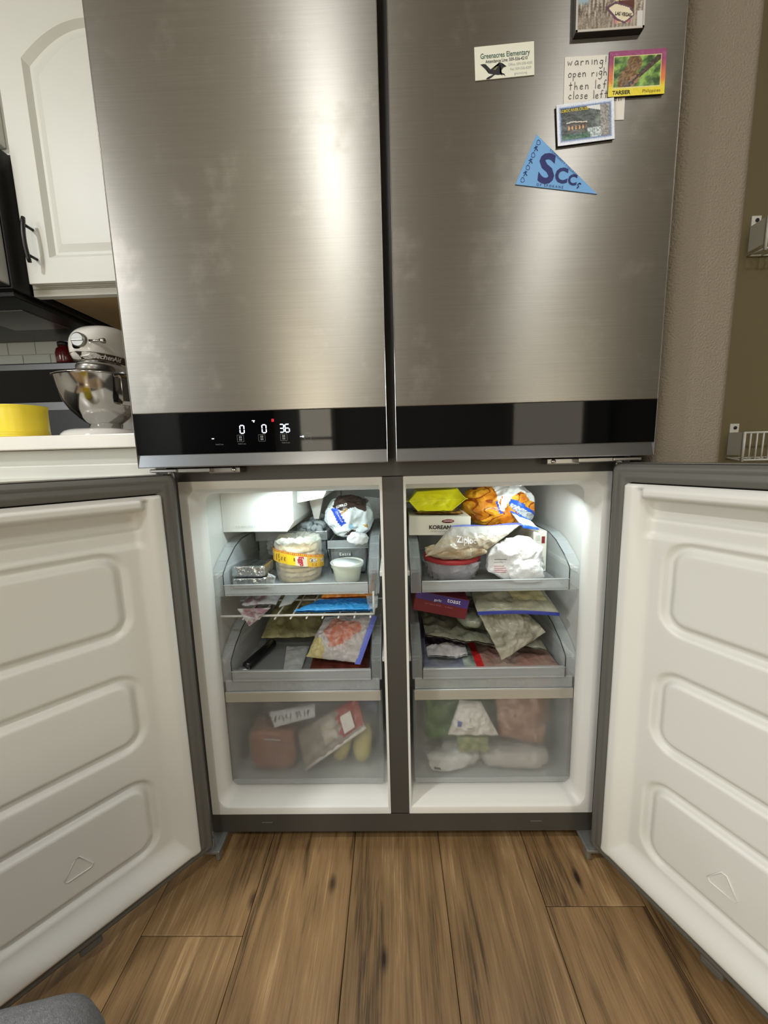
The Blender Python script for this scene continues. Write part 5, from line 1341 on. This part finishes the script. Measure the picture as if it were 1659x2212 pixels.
def mixp(u, v):
    n = noise.noise(Vector((u*6, v*4, 2))); n2 = noise.noise(Vector((u*14, v*9, 3)))
    if .385 < u < .445 and v > .45: return (190, 44, 44)
    if u < .30: return mixc((150, 152, 160), (106, 112, 140), .4+n)
    if u < .40: return mixc((170, 182, 168), (60, 66, 60), .3+n2)
    return mixc((166, 150, 136), (150, 112, 100), .5+n)
o = pouch([(.064, .36, .389), (.366, .36, .389), (.368, .064, .386), (.062, .064, .386)], .0065, 86, .003, 26, 90, 50, p=.3, col=mixp, edge=.001).out('printed_bag', C_print); tag(o, 'flat printed bag with a red patch on the middle tray floor', 'bag')

# ---- bottom drawer
def green(u, v): return mixc((44, 84, 36), (120, 150, 92), .45+1.2*noise.noise(Vector((u*4, v*5, 2)))+.4*noise.noise(Vector((u*14, v*14, 5))))
o = pouch([(.070, .130, .315), (.222, .132, .318), (.222, .118, .180), (.066, .114, .176)], .015, 91, .006, 20, 60, 60, p=.4, col=green, edge=.001).out('vegetable_bag', C_print); tag(o, 'green bag of vegetables standing in the bottom drawer', 'bag')
def wh(u, v):
    n = noise.noise(Vector((u*5, v*5, 1)))
    if .10 < u < .20 and .52 < v < .68: return (92, 104, 156)
    return mixc((208, 206, 198), (232, 230, 224), .5+n)
o = pouch([(.145, .084, .298), (.196, .086, .290), (.236, .076, .2110), (.116, .074, .2160)], .007, 92, .005, 26, 48, 44, p=.4, col=wh, edge=.001).out('plastic_bag', M_bagp); tag(o, 'white printed bag in front of the green vegetables in the drawer', 'bag')
for k in range(3): stripe('bag_print_line', [(.160, .247-k*.005), (.176, .246-k*.005)], [o], .0006, M_grey_ink, o)
def pink(u, v):
    n = noise.noise(Vector((u*4, v*4, 6))); n2 = noise.noise(Vector((u*11, v*11, 2))); return mixc((132, 92, 74), (196, 162, 144), .5+.9*n+.5*n2)
o = pouch([(.232, .110, .338), (.380, .128, .338), (.345, .092, .172), (.240, .092, .196)], .020, 93, .005, 20, 60, 60, p=.4, col=pink, edge=.001).out('meat_bag', C_print); tag(o, 'brownish pink bag of chopped meat filling the outer half of the drawer', 'bag')
def lg(u, v): return mixc((122, 140, 94), (176, 168, 120), .4+1.2*noise.noise(Vector((u*5, v*5, 9))))
o = pouch([(.138, .080, .206), (.212, .082, .204), (.214, .074, .168), (.142, .074, .170)], .006, 94, .004, 30, 36, 30, col=lg).out('vegetable_bag', C_print); tag(o, 'small light green bag below the white printed bag in the drawer', 'bag')
o = blob((.128, .096, .1410), (.060, .028, .0230), 95, .7, .7, .24, 22, 70, 44, zmin=FL3+.001, rot=Matrix.Rotation(radians(-8), 3, 'Y')).out('plastic_bag', M_bag); tag(o, 'crumpled white bag at the bottom of the drawer by the mullion', 'bag')
stripe('bag_mark', [(.084, .1300), (.101, .1315)], [o], .0022, mat('black_ink', (0, 0, 0)), o)
o = blob((.276, .102, .1410), (.072, .032, .0230), 96, .65, .65, .18, 20, 70, 44, zmin=FL3+.001).out('frosted_bag', clear('frosted_white', (206, 202, 196), .80, .22, .2, bump=(40, .6, .006, 4), vary=(22, .5))); tag(o, 'translucent whitish bag on the drawer floor under the chopped meat', 'bag')
